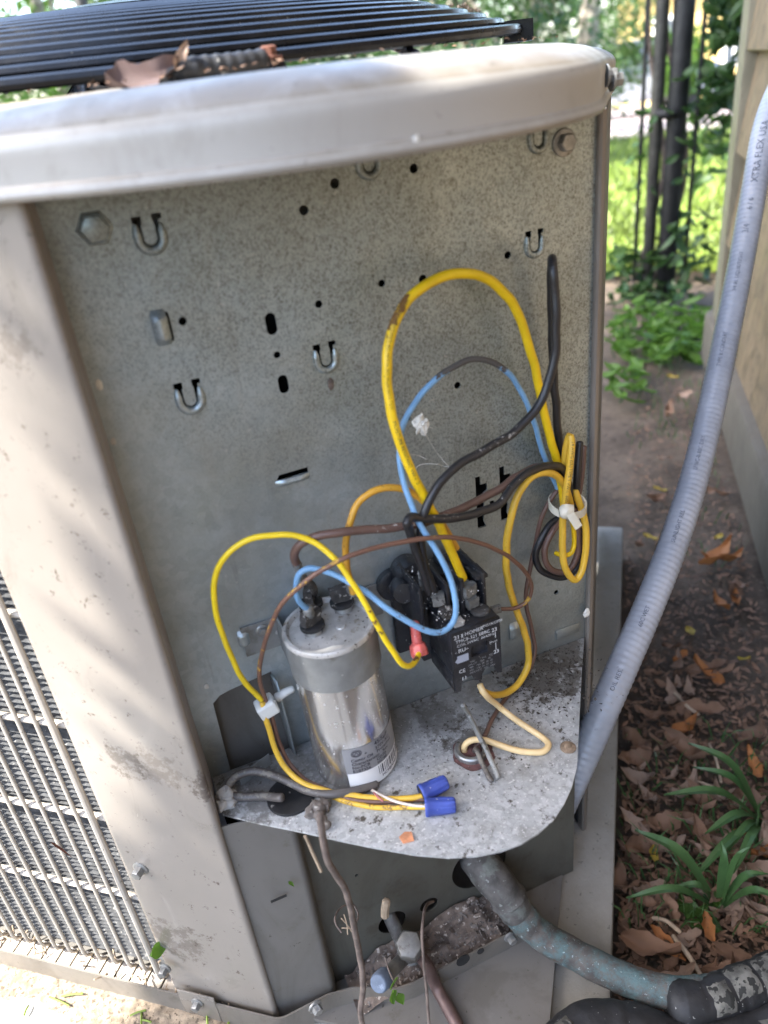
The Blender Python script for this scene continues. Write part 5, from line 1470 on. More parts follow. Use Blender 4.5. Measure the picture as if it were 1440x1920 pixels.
# sprig with two leaves in front of the blue cap
SPG = thing('leaf_sprig', 'fresh green leaf sprig in front of the blue valve cap', 'plant', tuple(aty(740, 1860, -.1)))
m = MB(); m.tube(px([(722,1795,-.090),(730,1822,-.096),(742,1846,-.100)]), .0006, 5, 10); part('stem', m, MT['twig'], SPG)
for (u, v, sc, rz, tl) in ((734, 1866, 1.0, -1.45, .2), (749, 1868, .95, -1.75, -.2), (736, 1842, .6, -.5, .4)):
    o = place('leaf', leaf_mesh(.0165, .0085, .3, .2, 7, u), MT['leaf_b'], aty(u, v, -.102), (D2R(70), 0, 0), sc)
    o.rotation_euler = (D2R(78), rz + math.pi*1.0, tl)
    mwl = o.matrix_basis.copy(); o.parent = SPG; o.matrix_parent_inverse = Matrix.Translation(SPG.location).inverted()
def loose_leaf(name, L, W, mat, p, rot, label, seed=1):
    return place(name, leaf_mesh(L, W, .4, .25, 7, seed), mat, p, rot, 1, label, 'leaf')
loose_leaf('green_leaf', .018, .013, MT['leaf_b'], atplane(294, 1778, lface(0, .004, 0), NL), (1.2, .3, .6), 'green leaf stuck at the bottom of the grille by the corner post')
loose_leaf('green_leaf', .008, .003, MT['leaf_b'], aty(545, 1655, -.053), (1.4, 1.2, 0), 'tiny green leaf scrap in the slit of the lower corner sheet', 3)
loose_leaf('leaf_stalk', .028, .002, MT['rust'], atplane(112, 1590, lface(0, .001, 0), NL), (1.4, 1.25, .3), 'thin reddish stalk caught in the grille bars', 4)
# bird droppings / paint scuffs built as thin blobs on the cap and panel
def splat(p, nrm, r, mat, label, name='lint_speck', sq=1.4):
    nrm = Vector(nrm).normalized(); bm = bmesh.new(); bmesh.ops.create_icosphere(bm, subdivisions=2, radius=r)
    q = nrm.to_track_quat('Z', 'Y').to_matrix().to_4x4()
    for v in bm.verts:
        v.co *= 1 + .5*noise.noise(v.co/r*1.5 + Vector((p[0]*99, 0, 0))); v.co.z *= .35; v.co.y *= sq
    bmesh.ops.transform(bm, matrix=Matrix.Translation(p) @ q, verts=bm.verts)
    return tag(from_bm(name, bm, mat), label, 'lint')
capn = (NL + NR).normalized()
cpk = CEN + capn*rho(math.pi/4, A_CAP, R_CAP)
pq = atplane(780, 264, cpk, capn); splat(pq + Vector((-.0, -.0004, 0)), capn, .0014, MT['silk'], 'white fluff speck on the skirt of the top cover', sq=1.6)
splat(aty(186, 722, -.001), (0, -1, 0), .0018, MT['silk'], 'white lint speck at the left edge of the panel', sq=1.8)
splat(aty(212, 828, -.001), (0, -1, 0), .0016, MT['lid'], 'dusty lint speck lower on the left edge of the panel')
splat(aty(388, 1287, -.001), (0, -1, 0), .0016, MT['silk'], 'curled white lint left of the panel window')
splat(aty(541, 1000, -.001), (0, -1, 0), .0010, MT['silk'], 'tiny white speck above the yellow wire loop')
splat(aty(620, 720, -.001), (0, -1, 0), .0020, MT['debris'], 'brown speck under the middle U-shaped hook', sq=2)
splat(aty(1100, 1150, -.005), (0, -1, 0), .0030, MT['silk'], 'white fluff on the right post above the shelf', sq=1.5)

# dirt band and grass clippings along the rail at lower left
vs = []; fs = []; nx, ny = 60, 10
for i in range(nx+1):
    for j in range(ny+1):
        s = -.02 + .42*i/nx; o_ = .006 + .036*j/ny
        w = 1 + .5*noise.noise(Vector((s*20, 0, 0)))
        h = .007*math.exp(-(j/ny*2.0/w)**2)*(1 if s > .06 else max(0, (s+.02)/.08)) + .0025*noise.noise(Vector((s*160, j*.8, 0)))*math.exp(-(j/ny*1.6)**2)
        p = RIDGE + DL*s + NL*o_; vs.append((p.x, p.y, PAD_Z - .0012 + max(0, h)))
for i in range(nx):
    for j in range(ny): a = i*(ny+1)+j; fs.append((a, a+ny+1, a+ny+2, a+1))
o = obj('sandy_dirt', vs, fs, MT['sand']); tag(o, kind='stuff'); o['label'] = 'sandy dirt washed up along the base rail'
random.seed(4); m = MB()
for k in range(46):
    s = random.uniform(.02, .40); o_ = random.uniform(.01, .12); p = RIDGE + DL*s + NL*o_; a = random.uniform(0, 6.28); L_ = random.uniform(.006, .022)
    p = Vector((p.x, p.y, PAD_Z + .0055*math.exp(-o_*30) + .002)); d = Vector((math.cos(a), math.sin(a), random.uniform(-.05, .3)))*L_
    m.tube([p, p + d*.5 + Vector((0, 0, .001)), p + d], .0009, 4, 5)
o = m.build('grass_clippings', MT['blade']); tag(o, kind='stuff'); o['label'] = 'cut grass blades scattered on the pad'

random.seed(52); m = MB()
for k in range(70):
    s_ = random.uniform(.03, .42); p = lface(s_, random.uniform(-.012, .003), -.2255 + random.uniform(0, .004)); a = random.uniform(0, 6.28); L_ = random.uniform(.003, .011)
    d = Vector((math.cos(a), math.sin(a), random.uniform(-.2, .7)))*L_; m.tube([p, p + d*.5, p + d], random.uniform(.0005, .0010), 4, 4)
o = m.build('tray_litter', MT['straw']); tag(o, kind='stuff'); o['label'] = 'straw and clippings caught at the foot of the grille'
# ------------------------------------------------------------------ house wall at the right
WD = Vector((.60, .80, 0)).normalized(); WN = Vector((-.80, .60, 0)).normalized()      # along the wall (away), out of the wall (towards the unit)
WC = atz(1338, 690, GND_Z); 
house = thing('house_wall', 'yellow lap-sided house wall with cream corner trim at the right', 'house', tuple(WC))
def wbox(m, s0, s1, o0, o1, z0, z1, tilt=0.0):
    vs = []
    for (s, o, z) in ((s0,o0,z0),(s1,o0,z0),(s1,o1,z0),(s0,o1,z0),(s0,o0,z1),(s1,o0,z1),(s1,o1,z1),(s0,o1,z1)):
        oo = o + (tilt if z == z0 and o == o1 else 0)
        vs.append(WC + WD*s + WN*oo + Vector((0, 0, z-WC.z)))
    m.add(vs, [(0,3,2,1),(4,5,6,7),(0,1,5,4),(1,2,6,5),(2,3,7,6),(3,0,4,7)])
zb = GND_Z + .13
EXP = .185
for k in range(14):
    m = MB(); wbox(m, -2.6, -.075, -.03, -.012, zb + EXP*k, zb + EXP*(k+1) + .008, .024)
    part('siding_board', m, MT['siding'], house, bevel=.003, bseg=1)
m = MB(); wbox(m, -.085, 0, -.06, .016, GND_Z + .10, 2.6); part('corner_trim', m, MT['trim'], house, bevel=.004)
m = MB(); wbox(m, -2.6, -.085, -.2, -.031, GND_Z - .1, 2.55); part('wall_core', m, MT['beam'], house)
m = MB(); wbox(m, -.0, .012, -3.0, -.0605, GND_Z + .05, 2.55); part('end_wall', m, MT['siding'], house)
m = MB(); wbox(m, -2.6, .03, -.05, .030, GND_Z + .015, zb + .01); part('sill_board', m, MT['beam'], house, bevel=.012)
m = MB(); wbox(m, -2.7, .35, -.35, .30, 2.55, 2.60); part('eave_soffit', m, MT['trim'], house)

# ------------------------------------------------------------------ fence and gate
FD = Vector((-.80, .60, 0)).normalized()
fpost = atz(1246, 556, GND_Z - .015)
fence = thing('chain_link_fence', 'chain link fence with dark steel posts beyond the air conditioner', 'fence', tuple(fpost))
def fpt(s, z): return fpost + FD*s + Vector((0, 0, z))
def fpost_build(name, s, r, mat, z0=0, z1=1.35, lean=.0):
    m = MB(); m.tube([fpt(s, z0), fpt(s, z1) + WD*lean], r, 14, 4, smooth_path=False); return part(name, m, mat, fence)
fpost_build('terminal_post', 0, .030, MT['post_black'])
def s_of(u, v):
    p = atplane(u, v, fpost, np.array([FD.y, -FD.x, 0])); return (p-fpost).dot(FD)
sg = s_of(1232, 200); fpost_build('gate_upright', sg, .019, MT['post_grey'], .06)
fpost_build('tension_bar', s_of(1205, 200), .0065, MT['post_black'], .06)
fpost_build('tension_bar', s_of(1308, 200), .0065, MT['post_black'], .03)
for sx in (-1.6, 1.9, 4.2): fpost_build('line_post', sx, .022, MT['post_grey'])
for z in (.55, .95, 1.2):
    m = MB(); a = fpt(0, z); b = fpt(sg, z); m.tube([a + WD*-.03, a.lerp(b, .5) + WD*-.035, b + WD*-.02], .014, 10, 8); part('gate_hinge', m, MT['post_black'], fence)
m = MB(); m.tube([fpt(-1.6, 1.3), fpt(4.3, 1.3)], .018, 10, 4, smooth_path=False); part('top_rail', m, MT['post_grey'], fence)
m = MB(); step = .058
ns = int(5.6/step)
for k in range(ns):
    s = -1.4 + k*step; ph = k % 2; pts = []
    for i in range(23):
        z = .03 + i*step
        pts.append(fpt(s + (step*.5 if i % 2 else -step*.5), z) + WD*(.002*(1 if i % 2 else -1)))
    vv, ff, _ = sweep(np.array([tuple(p) for p in pts]), .0016, 3, caps=False); m.add(vv, ff)
mm = part('wire_mesh', m, MT['mesh'], fence); mm['kind'] = 'stuff'

# ------------------------------------------------------------------ foliage
def leaf_cloud(centers, n, size, mat, name, parent=None, seed=0, flat=.5, shape='leaf'):
    """leaf-sized faces spread through lumps ((centre, radii, weight) ...)"""
    r = np.random.default_rng(seed)
    w = np.array([c[2] for c in centers], float); w /= w.sum()
    idx = r.choice(len(centers), n, p=w)
    V = np.zeros((n*6, 3)); F = []
    for i in range(n):
        c, rad, _ = centers[idx[i]]
        d = r.normal(size=3); d /= np.linalg.norm(d); d *= r.uniform(.35, 1)**.5
        p = np.array(c) + d*np.array(rad)
        nv = r.normal(size=3)*.8 + np.array([0, 0, flat]) + d*.5; nv /= np.linalg.norm(nv)
        a = np.cross(nv, r.normal(size=3)); a /= np.linalg.norm(a); b = np.cross(nv, a)
        L = size*r.uniform(.6, 1.3); W_ = L*r.uniform(.22, .36)
        V[i*6:i*6+6] = [p - a*L*.5, p - a*L*.12 + b*W_ + nv*L*.05, p + a*L*.5 - nv*L*.12, p - a*L*.12 - b*W_ + nv*L*.05, p - a*L*.1, p + a*L*.2]
        F += [(i*6, i*6+1, i*6+4), (i*6, i*6+4, i*6+3), (i*6+4, i*6+1, i*6+2), (i*6+4, i*6+2, i*6+3)]
    o = obj(name, V.tolist(), F, mat, parent, smooth=False)
    return o
def tree(name, label, base, h, lumps, n, size, mat, seed, trunk_r=.09, cat='tree', group=None, lean=(0, 0), bark='bark'):
    t = thing(name, label, cat, tuple(base), group)
    rnd = random.Random(seed); base = Vector(base)
    m = MB(); topp = base + Vector((lean[0], lean[1], h*.75))
    m.tube([base + Vector((0, 0, -.1)), base.lerp(topp, .35) + Vector((rnd.uniform(-.06, .06), rnd.uniform(-.06, .06), 0)), base.lerp(topp, .7) + Vector((rnd.uniform(-.1, .1), 0, 0)), topp], trunk_r, 12, 24, rf=lambda f: 1.15-.75*f)
    for (c, rad, w) in lumps[:12]:
        c = Vector(c); f = rnd.uniform(.35, .8); p = base.lerp(topp, f)
        m.tube([p, p.lerp(c, .5) + Vector((0, 0, .06*h*rnd.uniform(-.3, .6))), c + Vector((0, 0, rad[2]*.3))], trunk_r*.35, 6, 10, rf=lambda q: 1-.7*q)
    part('trunk', m, MT[bark], t)
    cr_ = leaf_cloud(lumps, n, size, MT[mat] if isinstance(mat, str) else mat, 'crown', t, seed); cr_['kind'] = 'stuff'
    return t
def gnd(u, d):
    v = 300
    p = far(u, v, d); return Vector((p.x, p.y, slope(d)))
def lumps_at(u, d, hs, rad, k, seed, spread=1.0):
    rnd = random.Random(seed); b = gnd(u, d); out = []
    for i in range(k):
        out.append(((b.x + rnd.uniform(-1, 1)*spread, b.y + rnd.uniform(-1, 1)*spread*.7, b.z + rnd.uniform(*hs)), tuple(rad*rnd.uniform(.6, 1.2) for _ in range(3)), 1))
    return out
# the trees that stand behind the unit
bg = [(-160, 6.2, 'pale loose shrubby tree far left beyond the fan guard', 'leaf_b', 5200, .075),
      (170, 7.0, 'bright bushy tree above the left part of the fan guard', 'leaf_b', 5200, .075),
      (430, 8.2, 'bushy green tree above the middle of the fan guard', 'leaf_a', 5600, .08),
      (690, 9.0, 'dark tree just left of the peak of the fan guard', 'leaf_c', 5200, .08),
      (880, 7.6, 'dark leafy tree above the right part of the fan guard', 'leaf_c', 5600, .075),
      (1010, 10.5, 'leafy tree between the fan guard and the pale trunk', 'leaf_a', 4600, .085)]
for i, (u, d, lab, mt, n, sz) in enumerate(bg):
    tree('background_tree', lab, gnd(u, d), 3.6, lumps_at(u, d, (.5, 3.2), .62, 12, 40+i, .85), n, sz, mt, 70+i, .07, group='trees beyond the fence')
tree('background_tree', 'leaning pale trunk with high leaves beyond the fence', gnd(1085, 8.6), 4.2, lumps_at(1060, 8.8, (1.9, 3.8), .6, 9, 91, 1.0), 3200, .08, 'leaf_a', 92, .11, group='trees beyond the fence', lean=(.5, .3))
tree('shrub', 'bright green rounded shrub in front of the far yellow house', gnd(1258, 19), 1.3, lumps_at(1258, 19, (.5, 1.25), .42, 7, 111, .35), 3600, .10, 'leaf_b', 112, .04, 'shrub')
tree('shrub', 'low brownish green shrub left of the parked car', gnd(1130, 14), 1.6, lumps_at(1128, 14, (.6, 1.7), .5, 7, 121, .5), 2600, .09, 'leaf_a', 122, .04, 'shrub')
# distant tree line
dl_c = []
rnd = random.Random(8)
for k in range(110):
    a = D2R(-70 + 150*k/109); d = rnd.uniform(48, 60); dl_c.append(((CAM[0]+d*math.sin(a), CAM[1]+d*math.cos(a), slope(60)+rnd.uniform(1, 7)), (rnd.uniform(2, 3.5),)*3, 1))
o = leaf_cloud(dl_c, 16000, .75, MT['leaf_a'], 'distant_woods', None, 9); tag(o, kind='stuff'); o['label'] = 'distant band of green woods'
# big tree that shades the unit (outside the picture, up and to the left)
lum = []
rnd = random.Random(17)
SE1 = Vector((0, 1, 0)); SE1 = (SE1 - SUN_DIR*SE1.dot(SUN_DIR)).normalized(); SE2 = SUN_DIR.cross(SE1)
if SE2.z < 0: SE2 = -SE2
def crown_lump(e1, e2, t, r):
    c = SUN_DIR*t + SE1*e1 + SE2*e2; lum.append(((c.x, c.y, c.z), (r, r, r*.6), r*r))
for k in range(30):      # the side of the crown over the open corner
    crown_lump(rnd.uniform(-1.25, -.33), rnd.uniform(-.45, 1.1), rnd.uniform(4.2, 4.7), rnd.uniform(.26, .34))
for k in range(64):      # the side over the soil and the house wall
    crown_lump(rnd.uniform(.0, 1.6), rnd.uniform(.52, 1.9), rnd.uniform(4.2, 4.8), rnd.uniform(.26, .34))
for k in range(14): crown_lump(rnd.uniform(.55, 1.5), rnd.uniform(.15, .6), rnd.uniform(4.2, 4.8), rnd.uniform(.2, .28))
shade = tree('shade_tree', 'tall broad tree whose leaves shade the air conditioner', (-4.6, -2.6, GND_Z), 6.0, lum, 20000, .11, 'leaf_a', 18, .16, lean=(1.2, 1.5))
low = []
for k in range(16):      # leaf lumps added out of view to shade part of the corner post
    c = SUN_DIR*2.0 + SE1*(-.105 - (.02 if k > 9 else 0) + .058*max(0, min(1, (8.5-k)/4)) + rnd.uniform(-.010, .010)) + SE2*(-.52 + .048*k); low.append(((c.x, c.y, c.z), (.075, .075, .06), 1))
lb = leaf_cloud(low, 1500, .055, MT['leaf_a'], 'added_shade_branch', shade, 19); lb['kind'] = 'stuff'
m = MB(); m.tube([Vector((-3.6, -1.5, 3.0)), Vector(low[8][0]) + Vector((-.9, -.8, .5)), Vector(low[8][0])], .02, 8, 20, rf=lambda f: 1.2-.8*f); part('bough', m, MT['bark'], shade)

hc = []  # leaf bank added out of view, for reflections in enamel and can
rnd = random.Random(23)
for k in range(60):
    a = D2R(-60 - 150*k/59); d = rnd.uniform(5.5, 6.6); hc.append(((CAM[0]+d*math.sin(a), CAM[1]+d*math.cos(a), GND_Z + rnd.uniform(.1, 1.5)), (rnd.uniform(.4, .6),)*3, 1))
o = leaf_cloud(hc, 9000, .16, MT['leaf_c'], 'reflection_hedge', None, 24); tag(o, kind='stuff'); o['label'] = 'unseen hedge to the left and behind the viewer'
# vines climbing the fence posts: leaves one by one
vleaf = [leaf_mesh(.052, .026, .35, .2, 6, s) for s in (1, 2, 3)]
for me in vleaf: me.materials.append(MT['leaf_c'])
vleaf_b = [leaf_mesh(.055, .028, .35, .2, 6, s) for s in (4, 5)]
for me in vleaf_b: me.materials.append(MT['leaf_a'])
def vine_plant(name, label, regions, seed, meshes, stem_pts, cat='vine', off=(-.12, .12)):
    t = thing(name, label, cat, tuple(stem_pts[0])); rnd = random.Random(seed)
    m = MB(); m.tube(stem_pts, .006, 6, 40); part('stem', m, MT['twig'], t)
    for (u0, v0, u1, v1, n, smin, smax) in regions:
        for k in range(n):
            u = rnd.uniform(u0, u1); v = rnd.uniform(v0, v1)
            p = atplane(u, v, fpost + WD*rnd.uniform(*off), np.array([FD.y, -FD.x, 0]))
            o = bpy.data.objects.new('leaf', rnd.choice(meshes)); COL.objects.link(o)
            o.parent = t; o.matrix_parent_inverse = Matrix.Translation(t.location).inverted()
            o.location = p; o.rotation_euler = (rnd.uniform(-1.2, 1.2), rnd.uniform(-.6, 1.0), rnd.uniform(0, 6.28)); o.scale = (rnd.uniform(smin, smax),)*3
    return t
vine_plant('climbing_vine', 'leafy vine climbing the thick dark fence post', [(1215, 400, 1330, 565, 56, .8, 1.5), (1245, 100, 1300, 400, 16, .7, 1.2)], 3, vleaf, [fpt(.05, .02), fpt(-.04, .4), fpt(.05, .8), fpt(0, 1.2)])
vine_plant('climbing_vine', 'leafy vine tangled along the grey gate upright', [(1140, 470, 1240, 565, 50, .8, 1.5), (1180, 190, 1240, 440, 13, .7, 1.1)], 5, vleaf + vleaf_b, [fpt(sg+.05, .02), fpt(sg-.03, .4), fpt(sg+.04, .8), fpt(sg, 1.2)])
vine_plant('overhanging_branch', 'leafy branch hanging at the top right beside the cream trim', [(1325, -10, 1420, 90, 70, 1.0, 1.8), (1320, 130, 1390, 210, 44, 1.1, 1.9), (1300, 200, 1370, 290, 26, .9, 1.4)], 6, vleaf, [fpt(-1.0, 1.3), fpt(-.6, 1.15), fpt(-.35, .95), fpt(-.3, .8)], 'branch')
vine_plant('creeper', 'pale green creeper leaves over the lawn side of the fence', [(1290, 150, 1370, 360, 40, .9, 1.5)], 8, vleaf_b, [fpt(-.2, .1), fpt(-.25, .4), fpt(-.3, .7)], off=(.1, .5))
vleaf_w = [leaf_mesh(.055, .026, .35, .2, 6, s) for s in (7, 8)]
for me in vleaf_w: me.materials.append(MT['leaf_b'])
# weeds around the foot of the fence
def weed(label, u0, v0, u1, v1, n, seed, meshes, smin, smax, group=None):
    b = atz((u0+u1)/2, v1, GND_Z); t = thing('weed_clump', label, 'weeds', tuple(b), group); rnd = random.Random(seed)
    m = MB()
    for k in range(n):
        u = rnd.uniform(u0, u1); v = rnd.uniform(v0, v1); g = atz(u, v, GND_Z - .005); h = rnd.uniform(.004, .035)*(smax if smax > .5 else .5)
        if k % 3 == 0: m.tube([g, g + Vector((rnd.uniform(-.01, .01), rnd.uniform(-.01, .01), h))], .0018, 5, 3, smooth_path=False)
        o = bpy.data.objects.new('leaf', rnd.choice(meshes)); COL.objects.link(o)
        o.parent = t; o.matrix_parent_inverse = Matrix.Translation(t.location).inverted()
        o.location = g + Vector((0, 0, h)); o.rotation_euler = (rnd.uniform(-.6, .6), rnd.uniform(-.7, .3), rnd.uniform(0, 6.28)); o.scale = (rnd.uniform(smin, smax),)*3
    sg_ = part('stem', m, MT['leaf_c'], t); sg_['kind'] = 'stuff'
    return t
weed('low bright weeds on the soil behind the air conditioner', 1150, 590, 1250, 680, 80, 2, vleaf_w, .8, 1.4)
weed('weeds right of the bare patch near the fence foot', 1235, 590, 1330, 690, 90, 4, vleaf_w, .8, 1.4)
weed('thin weeds close behind the right post of the unit', 1140, 660, 1215, 760, 30, 6, vleaf_w, .7, 1.2)
weed('dark leafy weeds at the foot of the fence posts', 1150, 500, 1290, 585, 60, 7, vleaf, .8, 1.5)
weed('dark weeds growing under the sill board of the house', 1410, 930, 1470, 1010, 22, 9, vleaf, .3, .7)

# grass on the lawn beyond the fence
def grass(name, n, u0, u1, d0, d1, hmin, hmax, mat, seed, label):
    r = np.random.default_rng(seed); V = []; F = []
    for i in range(n):
        d = d0*(d1/d0)**r.random(); p = gnd(r.uniform(u0, u1), d); p.z += .012
        a = r.uniform(0, 6.28); h = r.uniform(hmin, hmax)*(1+.06*d); w = h*.10
        dx, dy = math.cos(a), math.sin(a); lx, ly = r.uniform(-.6, .6, 2)*h
        b = len(V); V += [(p.x-dx*w, p.y-dy*w, p.z), (p.x+dx*w, p.y+dy*w, p.z), (p.x+lx*.4+dx*w*.7, p.y+ly*.4+dy*w*.7, p.z+h*.6), (p.x+lx*.4-dx*w*.7, p.y+ly*.4-dy*w*.7, p.z+h*.6), (p.x+lx, p.y+ly, p.z+h)]
        F += [(b, b+1, b+2, b+3), (b+3, b+2, b+4)]
    o = obj(name, V, F, mat, None, False); tag(o, kind='stuff'); o['label'] = label
    return o
grass('lawn_grass', 15000, 1080, 1460, 3.1, 11.5, .03, .075, MT['blade'], 1, 'sunlit lawn grass beyond the fence')

# ------------------------------------------------------------------ leaf litter on the soil
random.seed(31)
dry_meshes = []
for s in range(10):
    me = leaf_mesh(random.uniform(.045, .068), random.uniform(.017, .034), random.uniform(.2, 1.6), random.uniform(.1, .5), 12, 50+s, random.uniform(.06, .2), rag=random.uniform(.12, .4), twist=random.uniform(-1.6, 1.6)); me.materials.append(MT[('dry', 'dry2', 'dry', 'dry2', 'dry')[s % 5]]); dry_meshes.append(me)
or_mesh = leaf_mesh(.055, .022, .7, .3, 12, 60, .1, rag=.25, twist=.8); or_mesh.materials.append(MT['dry3'])
ye_mesh = leaf_mesh(.030, .017, .3, .2, 7, 61, .08); ye_mesh.materials.append(MT['yleaf'])
def on_soil(p):
    a = (p-CEN).dot(NR); return a > .405 and (p-WC).dot(WN) > .035
def where(p, u, v):
    a = (p-CEN).dot(NR); b = (p-WC).dot(WN)
    if a < .445: return 'against the edge of the concrete pad'
    if b < .10: return 'below the sill board of the house'
    if v > 1740: return 'just above the black pipe insulation'
    if v > 1640: return 'around the foot of the lowest strap plant'
    if v > 1500: return 'among the strap-leaved plants'
    if v > 1380: return 'between the plants and the bare soil patch'
    if v > 1200: return 'below the sweep of the conduit'
    if v > 1000: return 'on bare soil right of the conduit'
    return 'on the soil near the weeds at the fence'
def litter(me, u, v, sc, label, group, rz=None, lift=.006):
    p = atz(u, v, GND_Z - .010)
    if not on_soil(p): return
    if group: label = ('large ' if sc > .68 else 'small ' if sc < .42 else 'mid-sized ') + label + ' ' + where(p, u, v)
    o = bpy.data.objects.new('dry_leaf', me); COL.objects.link(o); tag(o, label, 'leaf', group)
    o.location = p + Vector((0, 0, lift + random.uniform(0, .012))); o.rotation_euler = (random.uniform(-.45, .45), random.uniform(-.35, .35), rz if rz is not None else random.uniform(0, 6.28)); o.scale = (sc,)*3
    return o
for me in dry_meshes + [or_mesh, ye_mesh]: me.polygons.foreach_set('use_smooth', [True]*len(me.polygons))
n_l = 0
while n_l < 150:
    v = random.uniform(700, 1920) if random.random() < .35 else random.uniform(1250, 1900); u = random.uniform(1140, 1480)
    p = atz(u, v, GND_Z)
    if not on_soil(p): continue
    if 1320 < u and 1240 < v < 1460 and random.random() < .85: continue
    dm = random.choice(dry_meshes)
    litter(dm, u, v, random.uniform(.25, .8), ('dark brown leaf', 'pale pinkish leaf', 'curled dark brown leaf', 'wavy pale leaf', 'ragged dark brown leaf')[dry_meshes.index(dm) % 5] + (' torn' if dry_meshes.index(dm) > 4 else ''), 'brown leaves littering the soil'); n_l += 1
for k in range(12):
    litter(or_mesh, random.uniform(1150, 1440), random.uniform(980, 1850), random.uniform(.5, 1.0), 'orange brown leaf', 'orange leaves in the litter')
for (u, v, s, lab) in ((1345, 1062, 1.3, 'pair-forming orange leaf on bare soil right of the conduit'), (1372, 1058, 1.0, 'reddish orange leaf next to the larger orange one'), (1278, 1382, .95, 'bright orange leaf below the bend of the conduit'), (1415, 1448, .5, 'small orange leaf at the edge of the bare soil')):
    litter(or_mesh, u, v, s, lab, None, .5)
for (u, v) in ((1354, 830), (1346, 1015), (1220, 1020), (1236, 930), (1293, 1198), (1394, 1245), (1222, 1622), (1260, 720)):
    litter(ye_mesh, u, v, random.uniform(.6, 1.0), 'yellow leaf fallen', 'yellow leaves on the soil')
for (u, v, s, rz, lab) in ((1420, 1662, .95, .1, 'large pinkish dry leaf at the right edge of the picture'), (1222, 1800, 1.15, -1.0, 'largest brown dry leaf beside the pad, above the pipe'), (1305, 1605, 1.0, 1.0, 'broad dry leaf between the strap leaves'), (1290, 1512, .95, .5, 'pale brown leaf below the bare soil patch')):
    litter(dry_meshes[1 if 'pink' in lab or 'pale' in lab else 0], u, v, s, lab, None, rz, .014)
# fine crumbs of litter
m = MB(); random.seed(12)
for k in range(8000):
    u = random.uniform(1135, 1480); v = random.uniform(640, 1920); p = atz(u, v, GND_Z - .008)
    if not on_soil(p): continue
    a = random.uniform(0, 6.28); L_ = random.uniform(.0015, .007); w = L_*random.uniform(.2, .5); d = Vector((math.cos(a), math.sin(a), random.uniform(-.3, .5)))*L_; e = Vector((-math.sin(a), math.cos(a), random.uniform(-.3, .3)))*w
    p = p + Vector((0, 0, random.uniform(0, .008)))
    m.add([p-d, p-d*.2+e, p+d, p-d*.1-e], [(0, 1, 2, 3)])
o = m.build('leaf_crumbs', MT['dry'], smooth=False); tag(o, kind='stuff'); o['label'] = 'crumbled leaf litter over the soil'
gv_ = MB(); random.seed(41)
for (u0, v0, u1, v1, n_) in ((1140, 560, 1330, 700, 420), (1140, 700, 1330, 860, 130), (1290, 800, 1440, 1080, 60), (1160, 1380, 1440, 1560, 130), (1160, 1560, 1440, 1760, 200)):
    for k in range(n_):
        p = atz(random.uniform(u0, u1), random.uniform(v0, v1), GND_Z - .010)
        if not on_soil(p): continue
        h = random.uniform(.012, .045); a = random.uniform(0, 6.28); w = random.uniform(.0007, .0016); dx, dy = math.cos(a)*w, math.sin(a)*w; l1, l2 = random.uniform(-1, 1)*h*.7, random.uniform(-1, 1)*h*.7
        gv_.add([p + Vector((-dx, -dy, 0)), p + Vector((dx, dy, 0)), p + Vector((l1*.4 + dx*.8, l2*.4 + dy*.8, h*.65)), p + Vector((l1*.4 - dx*.8, l2*.4 - dy*.8, h*.65)), p + Vector((l1, l2, h*.85))], [(0, 1, 2, 3), (3, 2, 4)])
o = gv_.build('sparse_grass', MT['leaf_lily'], smooth=False); tag(o, kind='stuff'); o['label'] = 'sparse thin grass blades on the soil'
# twigs
for (a, b, c_, r, lab) in (((1262,1755),(1290,1790),(1320,1838),.0022,'pale forked twig lying in the leaf litter'), ((1225,1722),(1250,1728),(1275,1748),.002,'short curved pale twig near the pad'), ((1330,1395),(1345,1430),(1352,1468),.0016,'thin straight straw on the bare soil'), ((1265,1300),(1290,1325),(1310,1340),.002,'curved dry stem below the conduit'), ((1300,1462),(1345,1480),(1395,1505),.002,'straw stem lying by the strap leaves')):
    wire('dry_twig', lab, 'twig', [atz(*a, GND_Z+.008), atz(*b, GND_Z+.010), atz(*c_, GND_Z+.006)], r, MT['straw'], base=.1)
# strap-leaved plants
def strap_plant(label, base, blades, seed):
    b = atz(*base, GND_Z - .005); t = thing('strap_plant', label, 'plant', tuple(b)); rnd = random.Random(seed)
    for (u, v, z, w) in blades:
        tip = atz(u, v, GND_Z + z); mid = b.lerp(tip, .5) + Vector((0, 0, .016 + .22*abs(z)))
        P = spline([b, mid, tip], 16); vs = []; fs = []
        side = (tip-b).cross(Vector((0, 0, 1))).normalized()
        for i, p in enumerate(P):
            f = i/15; ww = .72*w*(.55+.9*f)*(1 if f < .45 else 1)*max(.04, 1-((f-.40)/.62)**2 if f > .4 else 1)
            for k in (-1, 0, 1): vs.append(Vector(p) + side*(ww*k) + Vector((0, 0, .25*w*abs(k))))
        for i in range(15):
            for k in range(2): a = i*3+k; fs.append((a, a+1, a+4, a+3))
        obj('blade', vs, fs, MT['leaf_lily'], t)
    return t
strap_plant('green strap-leaved plant lowest in the leaf litter', (1348, 1706), [(1190,1558,.05,.0085),(1174,1685,.03,.006),(1352,1580,.07,.007),(1262,1665,.02,.0055),(1440,1640,.04,.006),(1470,1690,.03,.006),(1405,1590,.08,.006)], 1)
strap_plant('green strap-leaved plant at the right edge of the picture', (1432, 1545), [(1245,1492,.05,.008),(1300,1440,.05,.007),(1322,1565,.03,.007),(1300,1650,.02,.006),(1360,1600,.02,.0055),(1290,1395,.07,.008),(1375,1640,.02,.006)], 2)
weed('small pale weed with round leaves between the strap plants', 1270, 1705, 1345, 1760, 12, 15, vleaf_b, .22, .38)

